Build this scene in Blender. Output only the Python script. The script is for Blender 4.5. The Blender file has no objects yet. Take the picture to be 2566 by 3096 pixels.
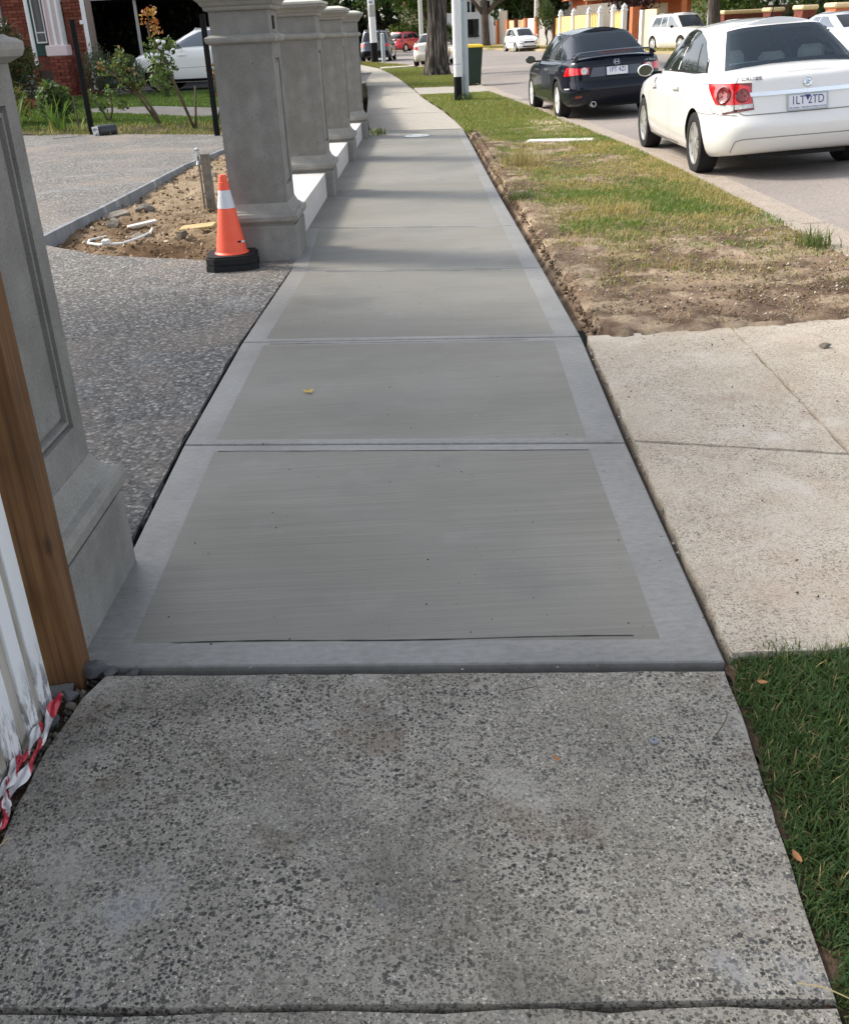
import bpy, bmesh, math, random
import numpy as np
from mathutils import Vector, Matrix
random.seed(7); rng=np.random.default_rng(7)
R=math.radians
sc=bpy.context.scene
C=sc.collection

# ------------------------------------------------------------------ camera, sky, sun, exposure
def make_camera():
    th=R(25.9); ro=R(2.77)
    fwd=Vector((0,math.cos(th),-math.sin(th))); rt0=Vector((1,0,0)); up0=rt0.cross(fwd)
    rt=math.cos(ro)*rt0-math.sin(ro)*up0
    up=math.sin(ro)*rt0+math.cos(ro)*up0
    cd=bpy.data.cameras.new('camera'); cam=bpy.data.objects.new('camera',cd); C.objects.link(cam)
    m=Matrix(((rt.x,up.x,-fwd.x,0),(rt.y,up.y,-fwd.y,0),(rt.z,up.z,-fwd.z,1.5),(0,0,0,1)))
    cam.matrix_world=m
    cd.sensor_fit='HORIZONTAL'; cd.sensor_width=36; cd.lens=36*2990/2566
    cd.clip_start=0.05; cd.clip_end=2000
    sc.camera=cam
make_camera()
SUN_EL,SUN_AZ=40.0,-68.0            # azimuth clockwise from +Y
w=bpy.data.worlds.new('World'); sc.world=w; w.use_nodes=True
nt=w.node_tree; bg=nt.nodes['Background']
sky=nt.nodes.new('ShaderNodeTexSky'); sky.sky_type='NISHITA'; sky.sun_disc=False
sky.sun_elevation=R(SUN_EL); sky.sun_rotation=R(SUN_AZ); sky.air_density=1.0; sky.dust_density=2.5; sky.ozone_density=1.0
hs=nt.nodes.new('ShaderNodeHueSaturation'); hs.inputs['Saturation'].default_value=.42   # thin high cloud: a paler sky
nt.links.new(sky.outputs[0],hs.inputs['Color']); nt.links.new(hs.outputs[0],bg.inputs[0]); bg.inputs[1].default_value=0.15
sl=bpy.data.lights.new('sun','SUN'); sl.energy=2.2; sl.angle=R(11); sl.color=(1,0.93,0.82)
so=bpy.data.objects.new('sun',sl); C.objects.link(so)
sd=Vector((math.sin(R(SUN_AZ))*math.cos(R(SUN_EL)),math.cos(R(SUN_AZ))*math.cos(R(SUN_EL)),math.sin(R(SUN_EL))))
so.rotation_euler=sd.to_track_quat('Z','Y').to_euler(); so.location=(-20,10,30)
sc.view_settings.view_transform='Standard'; sc.view_settings.look='None'
sc.view_settings.exposure=1.08; sc.view_settings.gamma=1; sc.view_settings.use_curve_mapping=False

# ------------------------------------------------------------------ helpers
def tag(o,label=None,cat=None,group=None,kind=None):
    if label: o['label']=label
    if cat: o['category']=cat
    if group: o['group']=group
    if kind: o['kind']=kind
    return o
def thing(name,label,cat,loc=(0,0,0),rot=(0,0,0),group=None):
    o=bpy.data.objects.new(name,None); C.objects.link(o); o.location=loc; o.rotation_euler=rot; o.empty_display_size=.1
    return tag(o,label,cat,group)
class MB:
    def __init__(s): s.v=[]; s.f=[]; s.m=[]; s.n=0
    def add(s,v,f,mi=0):
        v=[tuple(map(float,p)) for p in v]
        s.v+=v; s.f+=[tuple(i+s.n for i in q) for q in f]; s.m+=[mi]*len(f); s.n+=len(v); return s
    def box(s,x0,x1,y0,y1,z0,z1,c=0,mi=0,M=None):
        if c<=0:
            v=[(x,y,z) for z in (z0,z1) for y in (y0,y1) for x in (x0,x1)]
            f=[(0,2,3,1),(4,5,7,6),(0,1,5,4),(2,6,7,3),(0,4,6,2),(1,3,7,5)]
        else:
            v=[];f=[]
            lo=(x0,y0,z0);hi=(x1,y1,z1)
            idx={}
            for sx in (0,1):
                for sy in (0,1):
                    for sz in (0,1):
                        for ax in range(3):
                            p=[lo[k]+c if sg==0 else hi[k]-c for k,sg in enumerate((sx,sy,sz))]
                            p[ax]=lo[ax] if (sx,sy,sz)[ax]==0 else hi[ax]
                            idx[(sx,sy,sz,ax)]=len(v); v.append(p)
            I=lambda a,b,c_,ax: idx[(a,b,c_,ax)]
            f=[(I(0,0,0,2),I(0,1,0,2),I(1,1,0,2),I(1,0,0,2)),(I(0,0,1,2),I(1,0,1,2),I(1,1,1,2),I(0,1,1,2)),
               (I(0,0,0,1),I(1,0,0,1),I(1,0,1,1),I(0,0,1,1)),(I(0,1,0,1),I(0,1,1,1),I(1,1,1,1),I(1,1,0,1)),
               (I(0,0,0,0),I(0,0,1,0),I(0,1,1,0),I(0,1,0,0)),(I(1,0,0,0),I(1,1,0,0),I(1,1,1,0),I(1,0,1,0))]
            for a in (0,1):
                for b in (0,1):
                    f+=[(I(0,a,b,1),I(1,a,b,1),I(1,a,b,2),I(0,a,b,2)),(I(a,0,b,0),I(a,1,b,0),I(a,1,b,2),I(a,0,b,2)),(I(a,b,0,0),I(a,b,1,0),I(a,b,1,1),I(a,b,0,1))]
                    for d in (0,1): f.append((I(a,b,d,0),I(a,b,d,1),I(a,b,d,2)))
        if M is not None: v=[tuple(M@Vector(p)) for p in v]
        return s.add(v,f,mi)
    def tube(s,pts,r,n=8,mi=0,cap=True):
        pts=[Vector(p) for p in pts]; rr=r if isinstance(r,(list,tuple)) else [r]*len(pts)
        v=[];f=[]
        for i,p in enumerate(pts):
            t=(pts[min(i+1,len(pts)-1)]-pts[max(i-1,0)]).normalized()
            a=Vector((0,0,1)) if abs(t.z)<.9 else Vector((1,0,0))
            u=t.cross(a).normalized(); w_=t.cross(u)
            for k in range(n):
                an=2*math.pi*k/n; v.append(p+rr[i]*(math.cos(an)*u+math.sin(an)*w_))
        for i in range(len(pts)-1):
            for k in range(n):
                k2=(k+1)%n; f.append((i*n+k,i*n+k2,(i+1)*n+k2,(i+1)*n+k))
        if cap: f+=[tuple(range(n))[::-1],tuple((len(pts)-1)*n+k for k in range(n))]
        return s.add(v,f,mi)
    def lathe(s,prof,n=24,mi=0,M=None,ax=None):   # prof (r,h) about z
        v=[];f=[]
        for r,h in prof:
            for k in range(n):
                a=2*math.pi*k/n; v.append((r*math.cos(a),r*math.sin(a),h))
        for i in range(len(prof)-1):
            for k in range(n):
                k2=(k+1)%n; f.append((i*n+k,i*n+k2,(i+1)*n+k2,(i+1)*n+k))
        f+=[tuple(range(n))[::-1],tuple((len(prof)-1)*n+k for k in range(n))]
        if M is not None: v=[tuple(M@Vector(p)) for p in v]
        return s.add(v,f,mi)
    def prism(s,poly,z0,z1,mi=0,M=None):
        n=len(poly); v=[(x,y,z0) for x,y in poly]+[(x,y,z1) for x,y in poly]
        f=[tuple(range(n))[::-1],tuple(range(n,2*n))]+[(i,(i+1)%n,n+(i+1)%n,n+i) for i in range(n)]
        if M is not None: v=[tuple(M@Vector(p)) for p in v]
        return s.add(v,f,mi)
    def sq(s,prof,mi=0,dx=1.0,dy=1.0):    # square loft: (half width, z)
        v=[];f=[]
        for h,z in prof: v+=[(-h*dx,-h*dy,z),(h*dx,-h*dy,z),(h*dx,h*dy,z),(-h*dx,h*dy,z)]
        for i in range(len(prof)-1):
            for k in range(4): f.append((i*4+k,i*4+(k+1)%4,i*4+4+(k+1)%4,i*4+4+k))
        f+=[(3,2,1,0),tuple((len(prof)-1)*4+k for k in range(4))]
        return s.add(v,f,mi)
    def grid(s,P,mi=0,flip=False):
        P=np.asarray(P); a,b=P.shape[:2]; v=P.reshape(-1,3)
        f=[]
        for i in range(a-1):
            for j in range(b-1):
                q=(i*b+j,i*b+j+1,(i+1)*b+j+1,(i+1)*b+j); f.append(q[::-1] if flip else q)
        return s.add(v,f,mi)
    def build(s,name,mat,parent=None,smooth=False,angle=35):
        me=bpy.data.meshes.new(name); me.from_pydata(s.v,[],s.f)
        for m in (mat if isinstance(mat,(list,tuple)) else [mat]): me.materials.append(m)
        me.polygons.foreach_set('material_index',s.m)
        if smooth:
            me.polygons.foreach_set('use_smooth',[True]*len(s.f))
            if angle<180: me.set_sharp_from_angle(angle=R(angle))
        me.update()
        o=bpy.data.objects.new(name,me); C.objects.link(o); o.parent=parent
        return o
def fast_mesh(name,V,F,mat,parent=None,attr=None,smooth=False):
    V=np.asarray(V,np.float32); F=np.asarray(F,np.int32); k=F.shape[1]
    me=bpy.data.meshes.new(name); me.vertices.add(len(V)); me.vertices.foreach_set('co',V.ravel())
    me.loops.add(F.size); me.loops.foreach_set('vertex_index',F.ravel())
    me.polygons.add(len(F)); me.polygons.foreach_set('loop_start',np.arange(0,F.size,k,dtype=np.int32))
    me.update(calc_edges=True); me.materials.append(mat)
    if attr is not None:
        for an,av in attr.items():
            av=np.asarray(av,np.float32)
            if av.ndim==1: a=me.attributes.new(an,'FLOAT','POINT'); a.data.foreach_set('value',av)
            else: a=me.attributes.new(an,'FLOAT_COLOR','POINT'); a.data.foreach_set('color',np.c_[av,np.ones(len(av))].astype(np.float32).ravel())
    if smooth: me.polygons.foreach_set('use_smooth',np.ones(len(F),bool))
    o=bpy.data.objects.new(name,me); C.objects.link(o); o.parent=parent
    return o
def copy_tree(o,parent=None):
    c=o.copy(); C.objects.link(c); c.parent=parent
    for ch in list(o.children): copy_tree(ch,c)
    return c
# value noise
_tab=rng.random((256,256))
def vnoise(x,y,s=1.0):
    x=np.asarray(x,float)*s; y=np.asarray(y,float)*s
    xi=np.floor(x).astype(int); yi=np.floor(y).astype(int); fx=x-xi; fy=y-yi
    fx=fx*fx*(3-2*fx); fy=fy*fy*(3-2*fy)
    g=lambda a,b:_tab[a%256,b%256]
    return (g(xi,yi)*(1-fx)+g(xi+1,yi)*fx)*(1-fy)+(g(xi,yi+1)*(1-fx)+g(xi+1,yi+1)*fx)*fy
def fbm(x,y,s=1,o=4):
    r=0;a=.5;t=0
    for i in range(o): r=r+a*vnoise(np.asarray(x)+17.3*i,np.asarray(y)-9.1*i,s*2**i); t+=a; a*=.5
    return r/t
def inpoly(x,y,poly):
    x=np.asarray(x);y=np.asarray(y);c=np.zeros(x.shape,bool);n=len(poly)
    for i in range(n):
        x1,y1=poly[i];x2,y2=poly[(i+1)%n]
        if y1==y2: continue
        c^=((y1>y)!=(y2>y))&(x<(x2-x1)*(y-y1)/(y2-y1)+x1)
    return c
# materials
class Mat:
    def __init__(s,name,rough=.6,spec=.3,metal=0,coat=0):
        s.m=bpy.data.materials.new(name); s.m.use_nodes=True; s.t=s.m.node_tree; s.b=s.t.nodes['Principled BSDF']
        s.b.inputs['Roughness'].default_value=rough; s.b.inputs['Specular IOR Level'].default_value=spec
        s.b.inputs['Metallic'].default_value=metal; s.b.inputs['Coat Weight'].default_value=coat
        s.b.inputs['Coat Roughness'].default_value=.03
        s._co=None
    def nd(s,t,**k):
        n=s.t.nodes.new(t)
        for a,b in k.items(): setattr(n,a,b)
        return n
    def ln(s,a,b): s.t.links.new(a,b)
    def co(s,scale=(1,1,1)):
        tc=s.nd('ShaderNodeTexCoord'); mp=s.nd('ShaderNodeMapping'); mp.inputs['Scale'].default_value=scale
        s.ln(tc.outputs['Object'],mp.inputs[0]); return mp.outputs[0]
    def noise(s,scale,detail=5,rough=.6,st=(1,1,1),out='Fac'):
        n=s.nd('ShaderNodeTexNoise'); n.inputs['Scale'].default_value=scale; n.inputs['Detail'].default_value=detail; n.inputs['Roughness'].default_value=rough
        s.ln(s.co(st),n.inputs['Vector']); return n.outputs[out]
    def voro(s,scale,st=(1,1,1),feature='F1',rnd=1):
        n=s.nd('ShaderNodeTexVoronoi'); n.feature=feature; n.inputs['Scale'].default_value=scale; n.inputs['Randomness'].default_value=rnd
        s.ln(s.co(st),n.inputs['Vector']); return n
    def ramp(s,fac,stops,interp='LINEAR'):
        n=s.nd('ShaderNodeValToRGB'); cr=n.color_ramp; cr.interpolation=interp
        while len(cr.elements)<len(stops): cr.elements.new(.5)
        for e,(p,c) in zip(cr.elements,stops):
            e.position=p; e.color=(c,c,c,1) if isinstance(c,(int,float)) else (*c,1)
        s.ln(fac,n.inputs[0]); return n.outputs[0]
    def mix(s,fac,a,b,mode='MIX'):
        n=s.nd('ShaderNodeMix'); n.data_type='RGBA'; n.blend_type=mode
        for i_,val in ((0,fac),(6,a),(7,b)):
            sk=n.inputs[i_]
            if hasattr(val,'is_linked'): s.ln(val,sk)
            elif isinstance(val,(int,float)): sk.default_value=val if i_==0 else (val,val,val,1)
            else: sk.default_value=(*val,1)
        return n.outputs[2]
    def math(s,op,a,b):
        n=s.nd('ShaderNodeMath'); n.operation=op
        for sk,val in ((n.inputs[0],a),(n.inputs[1],b)):
            if hasattr(val,'is_linked'): s.ln(val,sk)
            else: sk.default_value=val
        return n.outputs[0]
    def col(s,c):
        if hasattr(c,'is_linked'): s.ln(c,s.b.inputs['Base Color'])
        else: s.b.inputs['Base Color'].default_value=(*c,1)
        return s
    def rough(s,c): s.ln(c,s.b.inputs['Roughness']); return s
    def bump(s,h,strength=.5,dist=.01):
        n=s.nd('ShaderNodeBump'); n.inputs['Strength'].default_value=strength; n.inputs['Distance'].default_value=dist
        s.ln(h,n.inputs['Height']); s.ln(n.outputs[0],s.b.inputs['Normal']); return s
    def attr(s,name,out='Color'):
        n=s.nd('ShaderNodeAttribute'); n.attribute_name=name; return n.outputs[out]
def simple(name,c,rough=.6,spec=.3,metal=0,coat=0,var=.12,scale=6,bump=0,bscale=60,bdist=.003):
    m=Mat(name,rough,spec,metal,coat)
    n=m.noise(scale,5)
    a=tuple(x*(1-var) for x in c); b=tuple(min(1,x*(1+var)) for x in c)
    m.col(m.ramp(n,[(.3,a),(.7,b)]))
    if bump: m.bump(m.noise(bscale,4),bump,bdist)
    return m.m
M={}
def mats():
    # new broomed concrete (brownish grey, combed across the path)
    m=Mat('broomed_concrete',.62,.45)
    big=m.noise(.8,5,.6,st=(.6,1.3,1)); st=m.noise(1,4,.8,st=(1.1,115,1)); sc=m.noise(1,3,.6,st=(1.6,170,1)); st2=m.noise(1,4,.65,st=(.8,55,1)); sp=m.noise(240,2); gr=m.noise(420,3); dm=m.noise(1.1,6,.62)
    base=m.ramp(big,[(.28,(.152,.144,.123)),(.55,(.195,.186,.161)),(.78,(.23,.22,.193))])
    c=m.mix(.8,base,m.ramp(st,[(.3,.39),(.7,.61)]),'OVERLAY'); c=m.mix(m.ramp(sc,[(.63,0),(.69,.28)]),c,(.085,.082,.074))
    c=m.mix(.25,c,m.ramp(st2,[(.3,.42),(.7,.58)]),'OVERLAY'); c=m.mix(.65,c,m.ramp(gr,[(.3,.36),(.7,.64)]),'OVERLAY')
    c=m.mix(m.ramp(dm,[(.56,0),(.66,.45)]),c,(.10,.098,.09)); c=m.mix(m.ramp(m.noise(2.7,5,.6),[(.6,0),(.72,.4)]),c,(.24,.236,.222))
    c=m.mix(m.ramp(sp,[(.66,0),(.71,.5)]),c,(.06,.06,.055))
    m.col(c).rough(m.ramp(dm,[(.4,.68),(.65,.5)])).bump(m.mix(.4,st,sp),.5,.003); M['broom']=m.m
    m=Mat('trowelled_concrete',.5,.45)
    big=m.noise(1.8,5,.6); fn=m.noise(26,5,.65,st=(1,2.2,1)); pit=m.noise(110,3); gr=m.noise(380,3); dm=m.noise(1.1,6,.62)
    c=m.ramp(big,[(.25,(.175,.17,.158)),(.5,(.22,.215,.202)),(.8,(.265,.26,.247))])
    c=m.mix(.6,c,m.ramp(fn,[(.3,.36),(.7,.64)]),'OVERLAY'); c=m.mix(.45,c,m.ramp(gr,[(.3,.36),(.7,.64)]),'OVERLAY')
    c=m.mix(m.ramp(dm,[(.54,0),(.64,.5)]),c,(.12,.12,.117))
    c=m.mix(m.ramp(pit,[(.64,0),(.70,.7)]),c,(.09,.09,.088))
    m.col(c).bump(fn,.3,.004); M['trowel']=m.m
    # old footpath with worn surface showing dark stones
    def agg(name,cols,stone,dens,scale,rough=.9,blot=None,grain=.9):
        m=Mat(name,rough,.2)
        # slightly warped coordinates so that the stones are irregular
        tc=m.nd('ShaderNodeTexCoord'); wn=m.nd('ShaderNodeTexNoise'); wn.inputs['Scale'].default_value=scale*1.5; wn.inputs['Detail'].default_value=2; m.ln(tc.outputs['Object'],wn.inputs['Vector'])
        sub=m.nd('ShaderNodeVectorMath'); sub.operation='MULTIPLY_ADD'; m.ln(wn.outputs['Color'],sub.inputs[0]); sub.inputs[1].default_value=(.9/scale,)*3; m.ln(tc.outputs['Object'],sub.inputs[2])
        def vor(s_):
            n=m.nd('ShaderNodeTexVoronoi'); n.inputs['Scale'].default_value=s_; m.ln(sub.outputs[0],n.inputs['Vector']); return n
        v=vor(scale); v2=vor(scale*.55); v3=vor(scale*2.3)
        big=m.noise(.8,5,.6); mid=m.noise(4,5,.65); fine=m.noise(260,3)
        base=m.ramp(mid,[(.25,cols[0]),(.5,cols[1]),(.8,cols[2])])
        base=m.mix(.6,base,m.ramp(fine,[(.3,.28),(.7,.72)]),'OVERLAY')
        def stones(vn,th,rad):
            sepr=m.nd('ShaderNodeSeparateColor'); m.ln(vn.outputs['Color'],sepr.inputs[0])
            pick=m.math('GREATER_THAN',sepr.outputs[0],th)
            edge=m.ramp(vn.outputs['Distance'],[(rad-.12,1),(rad,0)])
            return m.math('MULTIPLY',pick,edge),sepr.outputs[1]
        wear=m.ramp(m.noise(1.9,5,.65),[(.38,.25),(.56,1)])
        s1,r1=stones(v,1-dens,.5); s2,r2=stones(v2,1-dens*.30,.42); s3,r3=stones(v3,.35,.6)
        stc=m.ramp(r1,[(0,stone[0]),(.5,stone[1]),(1,stone[2])])
        st2c=m.ramp(r2,[(0,stone[0]),(.5,stone[1]),(1,stone[2])])
        lt=tuple(min(.7,x*1.5) for x in cols[2]); dk=tuple(x*.32 for x in cols[0])
        c=m.mix(m.math('MULTIPLY',s3,grain),base,m.ramp(r3,[(0,dk),(.35,cols[0]),(.6,cols[1]),(.82,cols[2]),(.93,lt)],'CONSTANT'))
        c=m.mix(m.math('MULTIPLY',s1,wear),c,stc); c=m.mix(m.math('MULTIPLY',s2,wear),c,st2c)
        if blot:
            for sc_,col,lo,hi,amt in blot: c=m.mix(m.ramp(m.noise(sc_,6,.65),[(lo,0),(hi,amt)]),c,col)
        m.col(c); m.bump(m.mix(.5,m.math('MAXIMUM',s1,s3),fine),.4,.003); return m.m
    M['oldpath']=agg('worn_old_concrete',[(.19,.175,.145),(.285,.265,.225),(.385,.36,.31)],[(.03,.032,.034),(.06,.06,.058),(.11,.10,.09)],.58,104,
        blot=[(1.2,(.085,.08,.07),.47,.66,.6),(1.7,(.40,.38,.34),.54,.66,.55),(2.6,(.31,.315,.32),.58,.68,.5),(3.6,(.14,.10,.07),.56,.70,.6),(9,(.06,.048,.038),.65,.72,.75)])
    M['oldpath2']=agg('pale_old_concrete',[(.36,.31,.245),(.455,.397,.322),(.53,.472,.39)],[(.14,.12,.105),(.22,.19,.16),(.32,.275,.235)],.42,105,
        blot=[(1.3,(.42,.31,.235),.52,.72,.55),(2.0,(.52,.50,.475),.56,.70,.5),(3.6,(.30,.22,.165),.56,.70,.45),(1.1,(.56,.51,.44),.52,.66,.4),(6,(.22,.17,.13),.62,.72,.45)],grain=.7)
    M['oldpath3']=agg('far_old_concrete',[(.34,.31,.265),(.39,.36,.31),(.44,.41,.36)],[(.25,.23,.2),(.3,.28,.25),(.35,.33,.3)],.2,60,
        blot=[(.7,(.36,.34,.31),.5,.7,.5)])
    # exposed aggregate driveway
    m=Mat('exposed_aggregate',.8,.3)
    v=m.voro(55); v2=m.voro(120); sep=m.nd('ShaderNodeSeparateColor'); m.ln(v.outputs['Color'],sep.inputs[0])
    sep2=m.nd('ShaderNodeSeparateColor'); m.ln(v2.outputs['Color'],sep2.inputs[0])
    c1=m.ramp(sep.outputs[0],[(0,(.025,.0255,.026)),(.35,(.06,.061,.061)),(.6,(.12,.117,.11)),(.78,(.20,.172,.145)),(.9,(.30,.285,.26)),(1,(.46,.44,.41))])
    c2=m.ramp(sep2.outputs[0],[(0,(.06,.061,.061)),(.5,(.16,.16,.155)),(.8,(.30,.28,.26)),(1,(.46,.44,.42))])
    c=m.mix(.3,c1,c2); big=m.noise(.7,5,.6)
    c=m.mix(m.ramp(v.outputs['Distance'],[(.45,0),(.75,.6)]),c,(.085,.083,.08))
    c=m.mix(m.ramp(big,[(.48,0),(.64,.55)]),c,(.25,.205,.165)); c=m.mix(m.ramp(m.noise(1.3,5),[(.55,0),(.7,.4)]),c,(.27,.275,.285))
    m.col(c).bump(v.outputs['Distance'],.8,-.008); M['aggdrive']=m.m
    # asphalt
    m=Mat('old_asphalt',.85,.3)
    v=m.voro(80); big=m.noise(.25,5,.6); c=m.ramp(big,[(.3,(.205,.183,.168)),(.55,(.27,.238,.215)),(.75,(.34,.29,.25))])
    sep=m.nd('ShaderNodeSeparateColor'); m.ln(v.outputs['Color'],sep.inputs[0])
    c=m.mix(.5,c,m.ramp(sep.outputs[0],[(0,.3),(1,.7)]),'OVERLAY')
    c=m.mix(m.ramp(m.noise(1.1,5,.65),[(.6,0),(.75,.4)]),c,(.30,.25,.21))
    m.col(c).bump(v.outputs['Distance'],.4,.006); M['asphalt']=m.m
    M['kerb']=agg('kerb_concrete',[(.31,.262,.215),(.37,.318,.265),(.43,.375,.318)],[(.18,.16,.14),(.24,.21,.19),(.3,.27,.24)],.25,70,blot=[(1.2,(.34,.27,.21),.52,.7,.5)])
    # soil coloured by attribute
    m=Mat('soil',.95,.1)
    c=m.attr('tint'); f=m.noise(45,6,.7); f2=m.noise(220,3)
    c=m.mix(.75,c,m.ramp(f,[(.28,.2),(.5,.5),(.75,.8)]),'OVERLAY'); c=m.mix(.5,c,m.ramp(f2,[(.3,.3),(.7,.7)]),'OVERLAY')
    m.col(c).bump(m.mix(.5,f,f2),.8,.012); M['soil']=m.m
    # leaves / grass coloured by attribute
    def leafmat(name,rough,tr):
        m=Mat(name,rough,.25)
        c=m.attr('tint'); m.col(c)
        tl=m.nd('ShaderNodeBsdfTranslucent'); m.ln(m.mix(1,c,(1.6,1.7,.8),'MULTIPLY'),tl.inputs[0])
        mx=m.nd('ShaderNodeMixShader'); mx.inputs[0].default_value=tr
        out=m.t.nodes['Material Output']; m.ln(m.b.outputs[0],mx.inputs[1]); m.ln(tl.outputs[0],mx.inputs[2]); m.ln(mx.outputs[0],out.inputs[0])
        return m.m
    M['grass']=leafmat('grass_blade',.6,.25); M['leaf']=leafmat('leaf',.55,.25)
    # render on pillars
    m=Mat('cement_render',.8,.25)
    a=m.noise(2.2,5,.6); b=m.noise(9,5,.6); f=m.noise(150,3)
    c=m.ramp(a,[(.28,(.18,.172,.155)),(.5,(.22,.212,.195)),(.75,(.275,.268,.252))]); c=m.mix(.35,c,m.ramp(b,[(.3,.38),(.7,.62)]),'OVERLAY'); c=m.mix(.5,c,m.ramp(f,[(.3,.36),(.7,.64)]),'OVERLAY')
    c=m.mix(m.ramp(m.noise(4,6,.7,st=(1,1,.5)),[(.6,0),(.68,.2)]),c,(.32,.315,.30)); c=m.mix(m.ramp(m.noise(70,2),[(.68,0),(.73,.7)]),c,(.07,.066,.058))
    st=m.noise(1,4,.6,st=(14,14,.8)); c=m.mix(.35,c,m.ramp(st,[(.35,.42),(.65,.58)]),'OVERLAY')
    m.col(c).bump(f,.4,.003); M['render']=m.m
    m=Mat('cement_render_mouldings',.75,.3)
    a=m.noise(5,5,.6); f=m.noise(120,3); c=m.ramp(a,[(.25,(.20,.19,.168)),(.75,(.33,.318,.29))]); c=m.mix(.5,c,m.ramp(f,[(.3,.36),(.7,.64)]),'OVERLAY'); m.col(c).bump(f,.4,.003); M['render2']=m.m
    M['whitewall']=simple('pale_render',(.54,.51,.49),.8,var=.08,scale=3,bump=.2)
    M['captop']=simple('weathered_cap',(.5,.49,.44),.85,var=.15,scale=8,bump=.3)
    # timber
    m=Mat('treated_pine',.7,.3)
    w_=m.noise(3,4,.6,st=(22,22,.7)); a=m.noise(1.4,4); c=m.ramp(w_,[(.3,(.075,.036,.014)),(.5,(.135,.066,.026)),(.7,(.19,.10,.042))])
    kn=m.voro(5,st=(1,1,.55)); c=m.mix(m.ramp(kn.outputs['Distance'],[(.05,.9),(.12,0)]),c,(.05,.025,.012))
    c=m.mix(m.ramp(a,[(.48,0),(.62,.75)]),c,(.045,.022,.011)); m.col(c).bump(w_,.25,.003); M['pine']=m.m
    m=Mat('white_picket_paint',.5,.4)
    a=m.noise(40,6,.7,st=(1,1,.25)); tc=m.nd('ShaderNodeTexCoord'); sp=m.nd('ShaderNodeSeparateXYZ'); m.ln(tc.outputs['Object'],sp.inputs[0])
    low=m.ramp(sp.outputs[2],[(.02,1),(.2,0)]); dirt=m.math('MULTIPLY',low,m.ramp(a,[(.46,0),(.56,1)]))
    c=m.mix(dirt,(.8,.81,.82),(.075,.065,.055)); m.col(c).bump(m.noise(30,4,st=(1,1,.1)),.1,.002); M['picket']=m.m
    m=Mat('weathered_back_board',.8,.2)
    a=m.noise(6,5,.65,st=(4,4,.5)); c=m.ramp(a,[(.3,(.20,.175,.145)),(.55,(.40,.37,.32)),(.8,(.52,.49,.44))]); m.col(c); M['backboard']=m.m
    M['white']=simple('white_paint',(.78,.78,.78),.4,var=.03)
    M['pink']=simple('pale_pink_paint',(.74,.60,.60),.6,var=.04)
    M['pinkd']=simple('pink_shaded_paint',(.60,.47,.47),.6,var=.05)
    M['black']=simple('black_paint',(.008,.008,.009),.6,.15,var=.2)
    M['blackm']=simple('black_rubber',(.018,.018,.019),.75,.2,var=.25,scale=20,bump=.3)
    M['tyre']=simple('tyre_rubber',(.022,.022,.023),.8,.2,var=.2,scale=20)
    M['galv']=simple('galvanised_steel',(.42,.47,.49),.55,.5,.3,var=.1,scale=3)
    M['chrome']=simple('chrome',(.75,.76,.78),.12,.5,1,var=.03)
    M['alloy']=simple('silver_alloy',(.62,.62,.62),.3,.5,.7,var=.06)
    M['darkrim']=simple('dark_wheel_well',(.02,.02,.02),.7,.2,var=.2)
    m=Mat('cone_orange',.45,.4); m.col(m.ramp(m.noise(12,4),[(.3,(.90,.105,.05)),(.7,(.97,.13,.06))])); M['orange']=m.m
    M['reflect']=simple('reflective_band',(.62,.63,.66),.35,.5,var=.06)
    M['concreteedge']=None
    m=Mat('formed_concrete_edge',.8,.2); a=m.noise(5,5,.6,st=(1,1,.15)); c=m.ramp(a,[(.35,(.17,.185,.20)),(.6,(.25,.265,.28)),(.72,(.5,.51,.52))]); m.col(c); M['edge']=m.m
    M['stone']=simple('grey_rubble',(.27,.275,.285),.9,.2,var=.6,scale=70,bump=1,bscale=90,bdist=.012)
    M['stone2']=simple('tan_rubble',(.36,.32,.26),.9,.2,var=.5,scale=60,bump=1,bscale=80,bdist=.012)
    M['timbergrey']=simple('weathered_timber',(.20,.18,.155),.9,.2,var=.35,scale=12,bump=.5)
    M['plastic']=simple('white_plastic',(.72,.74,.74),.4,.4,var=.05)
    M['bark']=None
    m=Mat('bark',.95,.15); a=m.noise(3,6,.65,st=(4,4,.45)); c=m.ramp(a,[(.3,(.035,.028,.022)),(.5,(.085,.07,.058)),(.72,(.19,.165,.145))]); m.col(c).bump(a,1,.06); M['bark']=m.m
    M['stem']=simple('plant_stem',(.13,.10,.065),.8,.2,var=.3,scale=20)
    m=Mat('red_brick',.9,.2); oi=m.nd('ShaderNodeObjectInfo'); c=m.ramp(oi.outputs['Random'],[(0,(.15,.042,.03)),(.5,(.21,.062,.042)),(1,(.27,.09,.06))]); c=m.mix(.4,c,m.ramp(m.noise(30,4),[(.3,.35),(.7,.65)]),'OVERLAY'); m.col(c).bump(m.noise(90,3),.3,.004); M['brick']=m.m
    M['brickwall']=simple('red_brick_mass',(.185,.062,.045),.9,.2,var=.3,scale=9)
    M['orangebrick']=simple('orange_brick',(.50,.165,.075),.85,.2,var=.2,scale=6)
    M['mortar']=simple('mortar',(.26,.20,.17),.95,.1,var=.2,scale=20)
    M['greenpaint']=simple('dark_green_paint',(.014,.062,.05),.45,.4,var=.1)
    M['curtain']=None
    m=Mat('curtain_glass',.18,.5); a=m.noise(1,3,.5,st=(11,1,.4)); m.col(m.ramp(a,[(.35,(.075,.075,.08)),(.65,(.19,.19,.20))])); M['curtain']=m.m
    M['cream']=simple('cream_paint',(.78,.62,.36),.7,var=.06)
    M['yellow']=simple('yellow_paint',(.82,.60,.23),.6,var=.06)
    M['creamwall']=simple('cream_wall',(.72,.64,.52),.8,var=.06)
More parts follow.
